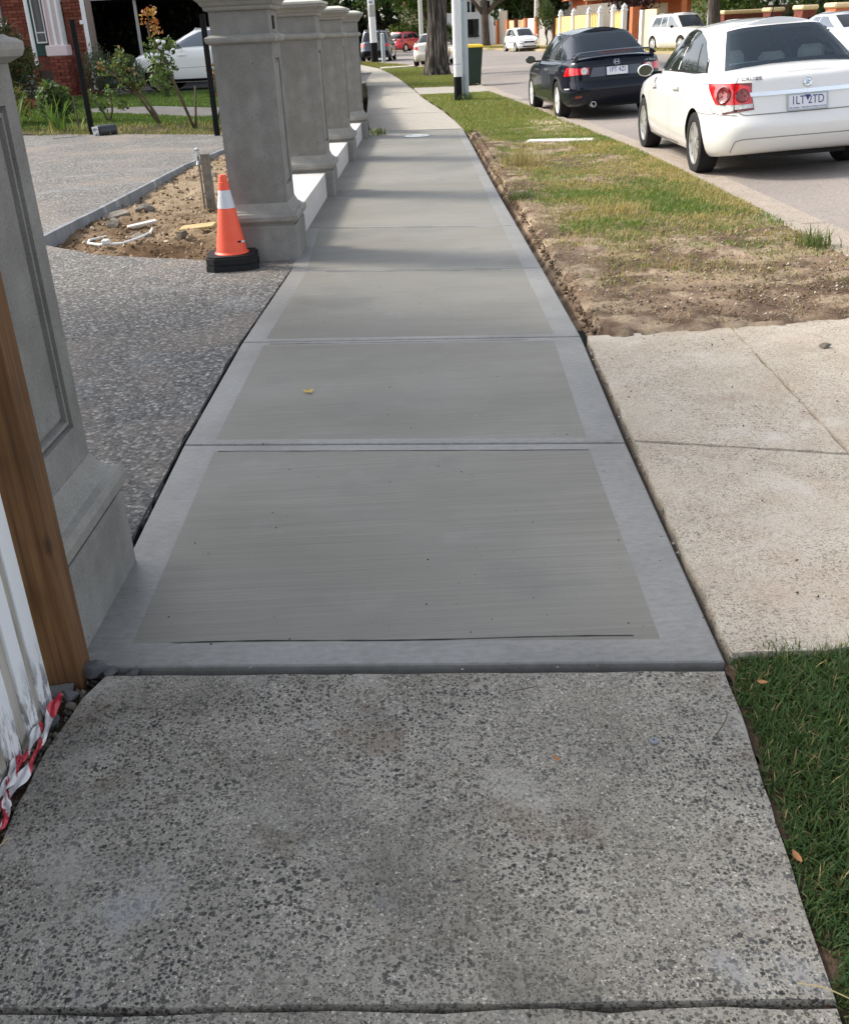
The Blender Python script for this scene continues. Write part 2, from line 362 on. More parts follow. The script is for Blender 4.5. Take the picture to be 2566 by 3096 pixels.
    M['palewall']=simple('pale_wall',(.60,.58,.55),.8,var=.06)
    M['tile']=simple('terracotta_tiles',(.45,.15,.07),.8,var=.25,scale=4)
    M['greyroof']=simple('grey_roof',(.22,.21,.2),.8,var=.2,scale=3)
    M['dark']=simple('carport_near_black',(.012,.013,.012),.9,.1,var=.3)  # near-black colour of the carport roof and back wall
    M['ltgrey']=simple('pale_grey_rail',(.42,.41,.39),.7,var=.1)
    M['letter']=simple('letterbox_grey_black',(.03,.037,.042),.35,.5,var=.2)
    M['binlid']=simple('yellow_bin_lid',(.82,.56,.03),.45,.4,var=.05)
    M['bingreen']=simple('dark_green_bin',(.012,.028,.02),.5,.4,var=.15)
    m=Mat('glass_dark',.04,.6); m.col((.012,.015,.018)); M['gdark']=m.m
    def clearglass(name,tint,mixf):
        m=Mat(name,.03,.6); m.col((.045,.075,.11)); m.b.inputs['IOR'].default_value=1.9
        tp=m.nd('ShaderNodeBsdfTransparent'); tp.inputs[0].default_value=(*tint,1); mx=m.nd('ShaderNodeMixShader'); mx.inputs[0].default_value=mixf
        m.ln(m.b.outputs[0],mx.inputs[1]); m.ln(tp.outputs[0],mx.inputs[2]); m.ln(mx.outputs[0],m.t.nodes['Material Output'].inputs[0]); return m.m
    M['gclear']=clearglass('tinted_glass',(.76,.84,.88),.70); M['gtint']=clearglass('privacy_glass',(.4,.45,.48),.5)
    def paint(name,c,metal=0): 
        m=Mat(name,.3,.4,metal,1.0); m.col(c); return m.m
    M['pwhite']=paint('white_car_paint',(.80,.795,.78)); M['pblack']=paint('dark_car_paint',(.006,.0085,.017)); _b=M['pblack'].node_tree.nodes['Principled BSDF']; _b.inputs['Coat Weight'].default_value=.55; _b.inputs['Specular IOR Level'].default_value=.08; _b.inputs['Roughness'].default_value=.25; M['psilver']=paint('pale_silver_paint',(.62,.64,.68),.2)
    M['pgrey']=paint('dark_grey_paint',(.06,.075,.095),.4); M['pred']=paint('red_car_paint',(.55,.03,.05)); M['pcream']=paint('pearl_white_paint',(.76,.72,.64))
    M['red']=simple('red_lens',(.66,.006,.012),.12,.6,0,.8,var=.2,scale=14); M['redd']=simple('dark_red_lens',(.16,.004,.006),.12,.6,0,.8,var=.3,scale=18)
    M['clearlens']=simple('clear_lens',(.55,.55,.55),.15,.6,0,.6,var=.35,scale=40)
    M['gap']=simple('panel_gap',(.03,.03,.03),.9,.1,var=.1); M['gapw']=simple('panel_gap_on_white',(.22,.215,.2),.8,.1,var=.1)
    M['plate']=simple('number_plate',(.74,.75,.80),.4,.4,var=.03); M['plateblue']=simple('plate_blue',(.03,.04,.16),.4,.4,var=.05)
    M['seat']=simple('grey_seat_fabric',(.30,.30,.27),.9,.1,var=.15); M['seatd']=simple('dark_seat_fabric',(.03,.032,.036),.9,.1,var=.15)
    M['paper']=simple('pale_paper',(.6,.68,.68),.7,.2,var=.1)
    m=Mat('barrier_tape',.35,.5); c=m.ramp(m.attr('s','Fac'),[(0,(.50,.03,.05)),(.5,(.64,.62,.62))],'CONSTANT'); c=m.mix(.5,c,m.ramp(m.noise(40,4),[(.3,.35),(.7,.62)]),'OVERLAY'); m.col(c); M['tape']=m.m
    M['straw']=simple('dry_straw',(.45,.34,.17),.8,.2,var=.2)
    M['yleaf']=simple('yellow_leaf',(.62,.46,.10),.6,.3,var=.15); M['bleaf']=simple('brown_leaf',(.36,.17,.07),.7,.3,var=.25,scale=30)
    M['pitcover']=simple('pit_lid',(.60,.57,.52),.7,.3,var=.1,scale=10)
mats()
# ------------------------------------------------------------------ ground shapes
KL=[(3.02,-6),(3.0,7),(3.02,11.6),(3.0,13.5),(2.88,16),(2.7,21.5),(2.31,28),(2.2,34),(1.9,42),(1.0,52),(-.2,58),(-2.2,66),(-5,78),(-9,95),(-14,130),(-20,170)]
def kl(y): return np.interp(y,[p[1] for p in KL],[p[0] for p in KL])
def kr(y): return 12.3-.185*(np.asarray(y,float)-71.6)*1.0-2.7
def fenx(y): return 9.6+.139*(100-y)
def road_z(x,y):
    f=np.clip((55-np.asarray(y,float))/25,0,1); d=np.clip(np.asarray(x)-kl(y)-.28,0,4.5)
    return -.025+f*.04*d
def ramp_z(y): return np.clip(.05*(np.asarray(y,float)-19.5),0,.40)
# base terrain far and wide (dry grass and dirt), kept under every other sheet
def base_ground():
    m=Mat('dry_ground',.95,.1); m.col(m.ramp(m.noise(.6,5),[(.3,(.10,.10,.045)),(.6,(.17,.145,.08)),(.8,(.22,.17,.11))]))
    o=MB().add([(-250,-60,-.35),(300,-60,-.35),(300,420,-.35),(-250,420,-.35)],[(0,1,2,3)]).build('ground',m.m); tag(o,kind='structure')
    # lawn and yard of the houses on the left, rising gently
    ys=np.r_[np.linspace(18.3,30,14),60,200]; xs=np.array([-120,-60,-30,-15,-9,-5,-2.9,-1.2])
    P=np.array([[(x if j<len(xs)-1 else float(np.interp(y,[18,22,30,55,200],[-1.25,-1.0,-1.5,-2.6,-20])),y,float(ramp_z(y))-.03) for j,x in enumerate(xs)] for y in ys])
    m=Mat('lawn_soil',.95,.1); m.col(m.ramp(m.noise(1.5,5),[(.3,(.055,.075,.022)),(.7,(.085,.11,.03))]))
    o=MB().grid(P,flip=True).build('lawn',m.m); tag(o,kind='structure')
    ys=np.r_[np.linspace(-30,60,46),70,90,120,200,400]
    P=[]
    for y in ys:
        a=float(kl(y))+.28; b=float(kr(y)); row=[]
        for t in np.linspace(0,1,14):
            x=a+(b-a)*t; row.append((x,y,float(road_z(x,y))))
        P.append(row)
    o=MB().grid(np.array(P),flip=True).build('road',M['asphalt'],smooth=True); tag(o,kind='structure')
    # far verge on the other side
    ys=np.r_[np.linspace(-30,140,35),400]
    P=[[(float(kr(y))+d,y,float(road_z(kr(y),y))+h) for d,h in ((0,.0),(.01,.12),(.35,.13),(2.0,.16),(60,.2),(220,.2))] for y in ys]
    m=Mat('far_verge_dirt',.95,.1); m.col(m.ramp(m.noise(.5,5),[(.3,(.20,.19,.07)),(.5,(.33,.27,.15)),(.75,(.42,.34,.24))]))
    o=MB().grid(np.array(P),flip=True).build('far_verge',m.m); tag(o,kind='structure')
base_ground()
def kerb():
    root=thing('kerb',None,None); tag(root,kind='structure'); b=[-6,2,5.2,8.1,11,13.6,16.2,18.8,21.4,24,27,30,34,40,47,55,66]
    for i in range(len(b)-1):
        ys=np.linspace(b[i]+.006,b[i+1]-.006,6); P=[]
        jx=random.uniform(-.008,.008)
        for y in ys:
            x=float(kl(y))+jx; P.append([(x-.06,y,-.25),(x-.06,y,-.004),(x-.045,y,.006),(x+.08,y,.004),(x+.12,y,-.02),(x+.30,y,-.024+.003),(x+.34,y,-.02),(x+.34,y,-.1)])
        MB().grid(np.array(P),flip=True).build('kerb_block',M['kerb'],root)
kerb()
# ------------------------------------------------------------------ new concrete footpath: panels with trowelled margins
JT=[((-.97,2.235),(.765,2.115)),((-.99,3.84),(.815,3.63)),((-.965,5.35),(.885,5.145)),((-.88,7.15),(.895,6.86)),((-.92,8.9),(.90,8.52)),((-.88,10.62),(.905,10.2)),((-.84,12.3),(.915,11.8)),((-.80,13.85),(.93,13.4)),((-.77,15.4),(.945,14.95)),((-.73,16.95),(.955,16.5)),((-.66,18.2),(.965,17.75))]
def footpath():
    root=thing('footpath',None,None); tag(root,kind='structure')
    for i in range(len(JT)-1):
        (ax,ay),(bx,by)=JT[i]; (cx,cy),(dx,dy)=JT[i+1]
        g=.006
        def pt(u,v):  # u across, v along
            x0=ax+(bx-ax)*u; y0=ay+(by-ay)*u; x1=cx+(dx-cx)*u; y1=cy+(dy-cy)*u
            return x0+(x1-x0)*v,y0+(y1-y0)*v
        L=cy-ay; W=bx-ax
        mg=[.14,.13,.13,.12,.0,.0,0,0,0,0][i]/W; mr=[.15,.15,.14,.13,.13,.12,.12,.12,.12,.1][i]/W
        fv=(.115 if i==0 else .055 if i<3 else .03)/L; bv=(.075 if i<2 else .05 if i<3 else .03)/L
        us=[g/W,(g+.004)/W,.018/W]; us+=([mg] if mg>.02 else [])+[.5,1-mr,1-.02/W,1-(g+.004)/W,1-g/W]
        vs=[g/L,(g+.003)/L,.016/L,fv,.3,.5,.7,1-bv,1-.016/L,1-(g+.003)/L,1-g/L]
        us=sorted(us); mb=MB(); nu=len(us); nv=len(vs); V=[]
        for b,v in enumerate(vs):
            for a,u in enumerate(us):
                x,y=pt(u,v)
                e=0 if (2<=a<=nu-3 and 2<=b<=nv-3) else 1
                z=0.0
                if a in(0,nu-1) or b in(0,nv-1): z=-.006
                elif a in(1,nu-2) or b in(1,nv-2): z=-.0015
                # faint groove of the edging tool
                V.append((x,y,z))
        F=[];mi=[]
        for b in range(nv-1):
            for a in range(nu-1):
                F.append((b*nu+a,b*nu+a+1,(b+1)*nu+a+1,(b+1)*nu+a))
                uc=(us[a]+us[a+1])/2; vc=(vs[b]+vs[b+1])/2
                mi.append(1 if ((mg>.02 and uc<mg) or uc>1-mr or vc<fv or vc>1-bv) else 0)
        mb.v=V; mb.f=F; mb.m=mi; mb.n=len(V)
        # skirts
        n0=mb.n; ring=[a for a in range(nu)]+[b*nu+nu-1 for b in range(1,nv)]+[(nv-1)*nu+a for a in range(nu-2,-1,-1)]+[b*nu for b in range(nv-2,0,-1)]
        lo=[(V[k][0],V[k][1],-.12) for k in ring]; mb.v+=lo; mb.n+=len(lo)
        for k in range(len(ring)):
            k2=(k+1)%len(ring); mb.f.append((ring[k2],ring[k],n0+k,n0+k2)); mb.m.append(1)
        mb.build('concrete_panel',[M['broom'],M['trowel']],root,smooth=True,angle=18)
    # tool lines beside the joints (shallow dark scores left by the edger)
    for i,(va,vb,off) in enumerate([(.04,1,-.075),(0.04,.93,-.052),(.1,.93,-.05),(.05,.9,-.04)]):
        (ax,ay),(bx,by)=JT[i+1]; mb=MB(); W=bx-ax
        x0=ax+W*(va+.05); x1=ax+W*(vb-.09); n=24; P=[]
        for k in range(n+1):
            t=k/n; x=x0+(x1-x0)*t; y=ay+(by-ay)*(x-ax)/W+off+random.uniform(-.0012,.0012); wd=random.uniform(.0012,.0032)*(1 if i<2 else 1.3)
            P.append([(x,y-wd,.0012),(x,y+wd,.0012)])
        mb.grid(np.array(P),flip=True).build('score_line',M['gap'],root)
    n=30;P=[]
    for k in range(n+1):
        t=k/n; x=-.72+1.27*t; y=2.332-.066*t*1.15+.004*math.sin(t*9); wd=random.uniform(.001,.003)
        P.append([(x,y-wd,.0012),(x,y+wd,.0012)])
    MB().grid(np.array(P),flip=True).build('score_line',M['gap'],root)
    # bed below the panels, seen only in the joints
    o=MB().box(-.99,.90,2.15,18.3,-.3,-.118).build('joint_bed',M['gap'],root)
footpath()
def old_path():
    root=thing('old_footpath',None,None); tag(root,kind='structure')
    def slab(poly,name='concrete_slab',mat=M['oldpath'],z=-.004,par=root,jit=.006,n=14):
        out=[]
        for i,(x,y) in enumerate(poly):
            x2,y2=poly[(i+1)%len(poly)]
            L=math.hypot(x2-x,y2-y); k=max(1,min(n,int(L/.06)))
            for j in range(k):
                t=j/k; q=jit if j else 0
                out.append((x+(x2-x)*t+random.uniform(-q,q),y+(y2-y)*t+random.uniform(-q,q)))
        mb=MB(); N=len(out); cx=sum(p[0] for p in out)/N; cy=sum(p[1] for p in out)/N
        mb.add([(x,y,z-.14) for x,y in out]+[(x,y,z-.012) for x,y in out]+[(x+(cx-x)*.006,y+(cy-y)*.006,z) for x,y in out],
            [(i,(i+1)%N,N+(i+1)%N,N+i) for i in range(N)]+[(N+i,N+(i+1)%N,2*N+(i+1)%N,2*N+i) for i in range(N)]+[tuple(2*N+i for i in range(N))])
        return mb.build(name,mat,par)
    slab([(-.93,1.199),(.66,1.130),(.675,1.3),(.70,1.55),(.735,1.85),(.748,2.06),(.752,2.085),(-.70,2.188),(-.872,2.2),(-.908,2.1),(-.935,1.9),(-.94,1.7),(-.93,1.5)],z=-.006,jit=.003)
    slab([(-.94,-.4),(.62,-.4),(.60,.6),(.655,1.118),(-.68,1.178),(-.93,1.19)])
    slab([(-.94,-2.2),(.62,-2.2),(.62,-.42),(-.94,-.42)])
    root2=thing('crossover_driveway',None,None); tag(root2,kind='structure')
    P=M['oldpath2']; W=.006
    slab([(.783,2.14),(1.58,2.13),(1.60,3.39),(.842,3.62),(.822,3.2),(.800,2.7)],mat=P,par=root2,z=.007,jit=.006)
    slab([(.846,3.634),(1.60,3.405),(1.68,5.15),(.912,5.13),(.887,4.6),(.866,4.1)],mat=P,par=root2,z=.007,jit=.006)
    slab([(1.592,2.13),(2.96,2.1),(2.96,3.36),(1.612,3.385)],mat=P,par=root2,z=.004)
    slab([(1.612,3.40),(2.96,3.375),(2.96,5.5),(2.36,5.27),(1.69,5.15)],mat=P,par=root2,z=.006)
    # sub base
    tag(MB().box(.80,2.96,1.0,5.6,-.3,-.10).build('slab_bed',M['gap'],root2),None)
    # old path beyond the new panels
    root3=thing('far_footpath',None,None); tag(root3,kind='structure'); F=M['oldpath3']
    L=[(-.62,18.2),(-.8,22.2),(-.95,28),(-1.2,35),(-1.7,45),(-2.3,55),(-5,70),(-11,100)]; Rr=[(.967,17.75),(.85,21.5),(.45,27.5),(.2,33),(-.35,43),(-1.2,53),(-3.7,70),(-9.5,100)]
    Ly=lambda y:np.interp(y,[p[1] for p in L],[p[0] for p in L]); Ry=lambda y:np.interp(y,[p[1] for p in Rr],[p[0] for p in Rr])
    ys=[18.22,20.2,22.2,24.2,26.2,28.2,30.2,32.2,34.4,37,40,44,48,53,60,75,98]
    for a,b in zip(ys[:-1],ys[1:]):
        q=[(float(Ry(a))+.0,a-.4),(float(Ry(b)),b-.4-.006),(float(Ly(b)),b-.01),(float(Ly(a)),a)]
        MB().prism(q,-.1,-.002+random.uniform(-.003,.003)).build('concrete_slab',F,root3)
    # crossing strip from the path to the kerb, and its neighbour further on
    MB().prism([(.42,28.5),(2.3,28.3),(2.22,31.6),(.28,32.0)],-.1,.006).build('crossing_slab',F,root3)
    MB().prism([(-1.0,52),(.75,53.2),(.5,54.6),(-1.15,54.4)],-.1,.006).build('crossing_slab',F,root3)
old_path()
# ------------------------------------------------------------------ driveway left and the dug garden bed
PIT=[(-3.2,8.78),(-2.9,8.5),(-2.58,8.2),(-2.04,7.93),(-1.55,7.72),(-1.30,7.72),(-1.2,8.1),(-1.1,10.7),(-1.0,16.9),(-2.55,16.9),(-2.68,15.9),(-2.97,13.9),(-3.1,10.6)]
def driveway():
    root=thing('aggregate_driveway',None,None); tag(root,kind='structure')
    z=-.006
    near=[(-.995,2.9),(-1.0,3.84),(-.975,5.35),(-.885,7.1),(-.86,7.56),(-1.30,7.66),(-1.55,7.70),(-2.04,7.91),(-2.58,8.18),(-2.9,8.48),(-3.2,8.76),(-5.3,9.0),(-5.3,2.9)]
    pn=[]
    for i,p in enumerate(near):
        q=near[(i+1)%len(near)]; k=max(1,min(20,int(math.hypot(q[0]-p[0],q[1]-p[1])/.12)))
        for j in range(k):
            t=j/k; e=.012 if 0<j else 0
            pn.append((p[0]+(q[0]-p[0])*t+random.uniform(-e,e),p[1]+(q[1]-p[1])*t+random.uniform(-e,e)))
    MB().prism(pn,-.16,z).build('near_slab',M['aggdrive'],root)
    far=[(-3.2,8.76),(-3.1,10.6),(-2.97,13.9),(-2.68,16.3),(-2.3,18.0),(-3.25,18.45),(-5.8,19.9),(-7.4,20.4),(-12,22.5),(-12,12),(-5.4,9.0)]
    MB().prism(far,-.16,z+.05).build('far_slab',M['aggdrive'],root)
    # formed edge of the far slab, with its drips
    E=[(-3.19,8.74),(-3.085,10.6),(-2.955,13.9),(-2.665,16.3),(-2.29,18.0)]
    P=[]
    for (x,y),(x2,y2) in zip(E[:-1],E[1:]):
        for k in range(10):
            t=k/10; X=x+(x2-x)*t; Y=y+(y2-y)*t; j=random.uniform(-.006,.006)
            P.append([(X-.03,Y,z+.056),(X+.004+j,Y,z+.054),(X+.012+j,Y,-.04),(X+.02+j,Y,-.2)])
    MB().grid(np.array(P),flip=False).build('formed_edge',M['edge'],root)
    # black expansion joint strip beside the path
    pts=[(-.992,2.88),(-.997,3.84),(-.972,5.35),(-.882,7.1),(-.855,7.5)]
    P=[]
    for (x,y),(x2,y2) in zip(pts[:-1],pts[1:]):
        for k in range(14):
            t=k/14; X=x+(x2-x)*t+random.uniform(-.002,.002); Y=y+(y2-y)*t; wd=random.uniform(.003,.006)
            P.append([(X-wd,Y,-.1),(X-wd,Y,-.003),(X+wd*.6,Y,-.003),(X+wd*.6,Y,-.1)])
    MB().grid(np.array(P)).build('expansion_strip',M['blackm'],root)
driveway()
def soil_grid(name,x0,x1,y0,y1,step,zf,cf,poly=None,mat=None):
    xs=np.arange(x0,x1+step*.5,step); ys=np.arange(y0,y1+step*.5,step); X,Y=np.meshgrid(xs,ys)
    X=X+rng.uniform(-.3,.3,X.shape)*step; Y=Y+rng.uniform(-.3,.3,Y.shape)*step
    Z=zf(X,Y); nx=len(xs); ny=len(ys)
    i=np.arange(nx*ny).reshape(ny,nx); F=np.stack([i[:-1,:-1],i[:-1,1:],i[1:,1:],i[1:,:-1]],-1).reshape(-1,4)
    if poly is not None:
        cx=X.ravel()[F].mean(1); cy=Y.ravel()[F].mean(1); F=F[inpoly(cx,cy,poly)]
    V=np.stack([X,Y,Z],-1).reshape(-1,3); col=cf(X.ravel(),Y.ravel(),Z.ravel())
    used=np.unique(F); mp=np.zeros(len(V),int); mp[used]=np.arange(len(used))
    o=fast_mesh(name,V[used],mp[F],mat or M['soil'],attr={'tint':col[used]},smooth=True); tag(o,kind='structure'); return o
def lerpc(t,a,b): t=np.clip(t,0,1)[:,None]; return (1-t)*np.array(a)+t*np.array(b)
def pit():
    def zf(x,y):
        n=fbm(x,y,2.2,5); h=-.13+.11*n+.05*(fbm(x,y,11,3)-.5)+.06*(fbm(x,y,22,3)-.5)
        h+= .05*np.clip((y-9.5)/3,0,1)
        h-= .05*np.exp(-((x+1.6)**2+(y-8.1)**2)/.18)
        return np.minimum(h,-.015+.02*np.clip((y-10)/4,0,1))
    def cf(x,y,z):
        a=fbm(x,y,1.4,4); c=lerpc((a-.35)*3,(.12,.075,.043),(.29,.21,.135)); t=np.clip((y-9.3)/2.2,0,1)*.7
        c=c*(1-t[:,None])+t[:,None]*np.array((.37,.29,.195)); d=np.clip((fbm(x,y,5,4)-.58)*6,0,1)[:,None]*.6
        return c*(1-d)+d*np.array((.10,.06,.035))
    big=[(-3.3,8.7),(-2.58,8.1),(-2.04,7.85),(-1.55,7.62),(-1.0,7.5),(-.85,8),(-.7,18.3),(-2.4,18.3),(-2.75,16.3),(-3.05,13.9),(-3.2,10.6)]
    soil_grid('garden_bed_soil',-3.3,-.6,7.4,18.4,.045,zf,cf,big)
    # straw coloured garden bed strip beside the lawn
    zf2=lambda x,y: ramp_z(y)-.005+.03*fbm(x,y,6,3)
    cf2=lambda x,y,z: lerpc((fbm(x,y,3,4)-.4)*3,(.05,.045,.02),(.11,.085,.045))
    soil_grid('rose_bed_soil',-10,-1.4,17.6,21.6,.09,zf2,cf2,[(-2.3,18.0),(-3.25,18.45),(-5.8,19.9),(-7.4,20.4),(-10,21.6),(-7,21.4),(-4.2,20.9),(-1.5,19.6),(-1.4,18)])
pit()
# lawn path strips
def lawnpath():
    for poly in ([(-7.4,24.6),(-5.6,24.4),(-4.3,23.6),(-1.6,23.3),(-1.6,21.7),(-4.3,22.0),(-5.6,22.9),(-6.9,23.7)],):
        mb=MB(); n=len(poly); mb.add([(x,y,float(ramp_z(y))-.022+.02) for x,y in poly],[tuple(range(n))[::-1]])
        o=mb.build('garden_path',simple('garden_path_concrete',(.12,.115,.11),.9,var=.2,scale=3)); tag(o,kind='structure')
    o=MB().add([(-7.5,27.35,.385),(-1,27.35,.385),(-1,35,.39),(-9.5,35,.39),(-7.6,29.0,.385)],[(0,1,2,3,4)]).build('side_driveway',simple('shaded_drive',(.16,.15,.145),.9,var=.2)); tag(o,kind='structure')
lawnpath()
# ------------------------------------------------------------------ verge (nature strip)
VR=[(.985,17.5),(.86,21.5),(.46,27.5),(.22,33),(-.34,43),(-1.2,53)]
def vl(y): return np.interp(y,[-5,1.1,2.1,5.1,5.15,17.5]+[p[1] for p in VR[1:]],[.64,.66,.77,.92,.94,.985]+[p[0] for p in VR[1:]])
def green_amount(x,y):
    """how grassy the verge is (0 bare, 1 turf) and how green"""
    n=fbm(x,y,1.1,4); f=fbm(x,y,4.5,3)
    ymid=7.6+.55*(x-2.0)*-1.0
    g=np.zeros_like(x)
    # band of turf towards the kerb, bare by the path
    band=np.clip((x-(1.55+.0*y))/.7,0,1)
    d1=np.exp(-((y-9.5-.3*(x-2.2))/1.5)**2)*np.clip((x-1.0)/.5,0,1)*1.15
    d2=np.clip((y-12.9)/1.3,0,1)*np.clip((x-vl(y)-.05-.15*np.clip((18-y)/2,0,1))/.2,0,1)*1.15
    d3=np.clip((x-2.45)/.3,0,1)*np.clip((y-8)/1.0,0,1)*.8
    d4=np.exp(-((y-11.4)/1.5)**2)*.5*np.clip((x-1.1)/.3,0,1)
    g=np.maximum.reduce([d1,d2,d3,d4])
    bare=np.exp(-(((x-2.45)/.55)**2+((y-17.6)/1.9)**2)); g=g*(1-.95*bare)
    h=fbm(x,y,9,3); g=g*(.25+1.45*n)+(f-.5)*.75+(h-.5)*.5
    g=np.where(y<7.4+.5*(x-1)*.3,g*.12,g)
    q=fbm(x+9,y+4,.85,3); g=g*np.where((y<15.5)&(x<2.3),np.clip((q-.42)*7+np.clip((x-2.0)*2,0,1),.08,1),1)
    g=np.maximum(g,np.clip((y-5.8)/1.5,0,1)*.34*np.clip((f-.4)*5,0,1)*np.clip((x-1.05)/.2,0,1))
    return np.clip(g,0,1)
def verge():
    def zf(x,y):
        l=vl(y); d=x-l
        edge=np.clip((d-.025)/.06,0,1); edge=edge*edge*(3-2*edge)
        rough=.022*(fbm(x,y,4,3)-.5)+.045*(fbm(x,y,17,4)-.5)
        far=np.clip((y-17.2)/.8,0,1)
        z=-.11+edge*((.115)+.006*np.exp(-((d-.2)/.16)**2))+rough*edge*(1-.5*far)
        z=np.where(y>17.6,-.005+rough*.4,z)
        z=z*np.clip((float(0)+kl(y)-x)/.3,0,1)**.6
        lip=np.clip((5.75-y)/.5,0,1)*np.clip(d/.1,0,1)
        return z+lip*(.016+.03*(fbm(x,y,7,3)-.5)-.10*np.clip((5.12+.1*(x-1)-y)/.25,0,1))
    def cf(x,y,z):
        n=fbm(x,y,1.6,5); c=lerpc((n-.36)*3.2,(.15,.10,.068),(.33,.245,.172))
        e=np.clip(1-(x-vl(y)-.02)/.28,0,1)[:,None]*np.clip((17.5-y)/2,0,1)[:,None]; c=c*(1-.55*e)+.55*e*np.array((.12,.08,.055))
        d=np.clip((fbm(x,y,5.5,4)-.5)*7,0,1)[:,None]*.75; c=c*(1-d)+d*np.array((.085,.056,.038)); d=np.clip((fbm(x+5,y+3,6.5,4)-.54)*8,0,1)[:,None]*.6; c=c*(1-d)+d*np.array((.44,.35,.24)); c=c*np.array((.98,.98,1.0))
        g=np.maximum(green_amount(x,y)*.7,.75*np.clip((y-17)/1.5,0,1))[:,None]; c=c*(1-g)+g*np.array((.15,.15,.06))
        p=np.exp(-(((x-2.45)/.55)**2+((y-17.6)/1.9)**2))[:,None]*.8; return c*(1-p)+p*np.array((.50,.39,.28))
    poly=[(.9,5.08),(.95,4.95),(.94,7),(.96,12),(.97,17.2)]+VR+[(1.0,52.2),(1.9,42),(2.2,34),(2.31,28),(2.66,21.5),(2.85,16),(2.98,13.5),(2.98,5.0),(1.1,4.9)]
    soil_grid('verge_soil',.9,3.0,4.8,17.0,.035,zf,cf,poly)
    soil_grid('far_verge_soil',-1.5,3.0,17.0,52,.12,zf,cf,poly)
    # soil under the near grass
    zf2=lambda x,y:-.03+.02*fbm(x,y,20,3)
    cf2=lambda x,y,z:lerpc((fbm(x,y,9,4)-.4)*3,(.045,.03,.02),(.12,.08,.055))
    soil_grid('near_verge_soil',.55,3.0,-1.2,2.2,.03,zf2,cf2,[(.6,-1.2),(.58,.6),(.64,1.13),(.66,1.3),(.69,1.55),(.725,1.85),(.75,2.08),(.79,2.14),(3,2.12),(3,-1.2)])
    zf3=lambda x,y:-.05+.02*fbm(x,y,30,3)
    soil_grid('fence_line_soil',-1.3,-.86,-.5,2.3,.02,zf3,cf2,[(-1.3,-.5),(-.93,-.5),(-.925,1.5),(-.935,1.7),(-.93,1.9),(-.91,2.09),(-.86,2.18),(-.9,2.3),(-1.3,2.3)])
verge()
def blades(name,pts,h,wd,cols,lean=.6,segs=2,mat=None,zf=None,parent=None,kind='stuff',label=None,cat=None):
    """many grass blades in one mesh; pts (n,3), h (n), cols (n,3)"""
    n=len(pts); an=rng.uniform(0,2*np.pi,n); lx=np.cos(an); ly=np.sin(an); le=rng.uniform(.1,1,n)*lean*h
    px,py=-ly,lx; wn=wd*rng.uniform(.6,1.2,n)
    V=[];K=2*segs+1
    arr=np.zeros((n,K,3))
    for s in range(segs):
        t=s/segs; ww=wn*(1-t*.45)*.5; cx=pts[:,0]+lx*le*t**1.8; cy=pts[:,1]+ly*le*t**1.8; cz=pts[:,2]+h*t*(1-.25*t*le/np.maximum(h,1e-4))
        arr[:,2*s,0]=cx-px*ww; arr[:,2*s,1]=cy-py*ww; arr[:,2*s,2]=cz
        arr[:,2*s+1,0]=cx+px*ww; arr[:,2*s+1,1]=cy+py*ww; arr[:,2*s+1,2]=cz
    arr[:,-1,0]=pts[:,0]+lx*le; arr[:,-1,1]=pts[:,1]+ly*le; arr[:,-1,2]=pts[:,2]+h*(1-.25*le/np.maximum(h,1e-4))
    F=[]
    b=np.arange(n)*K
    for s in range(segs-1):
        F.append(np.stack([b+2*s,b+2*s+1,b+2*s+3],-1)); F.append(np.stack([b+2*s,b+2*s+3,b+2*s+2],-1))
    F.append(np.stack([b+K-3,b+K-2,b+K-1],-1))
    col=np.repeat(cols[:,None,:],K,1)
    o=fast_mesh(name,arr.reshape(-1,3),np.concatenate(F),mat or M['grass'],parent,attr={'tint':col.reshape(-1,3)})
    if kind: o['kind']=kind
    return o
def gcol(n,base,dry=0.1,var=.35):
    c=np.array(base)[None,:]*rng.uniform(1-var,1+var,(n,1)); c[:,0]*=rng.uniform(.8,1.3,n)
    d=rng.random(n)<dry; c[d]=np.array((.36,.28,.13))*rng.uniform(.6,1.2,(d.sum(),1)); return c
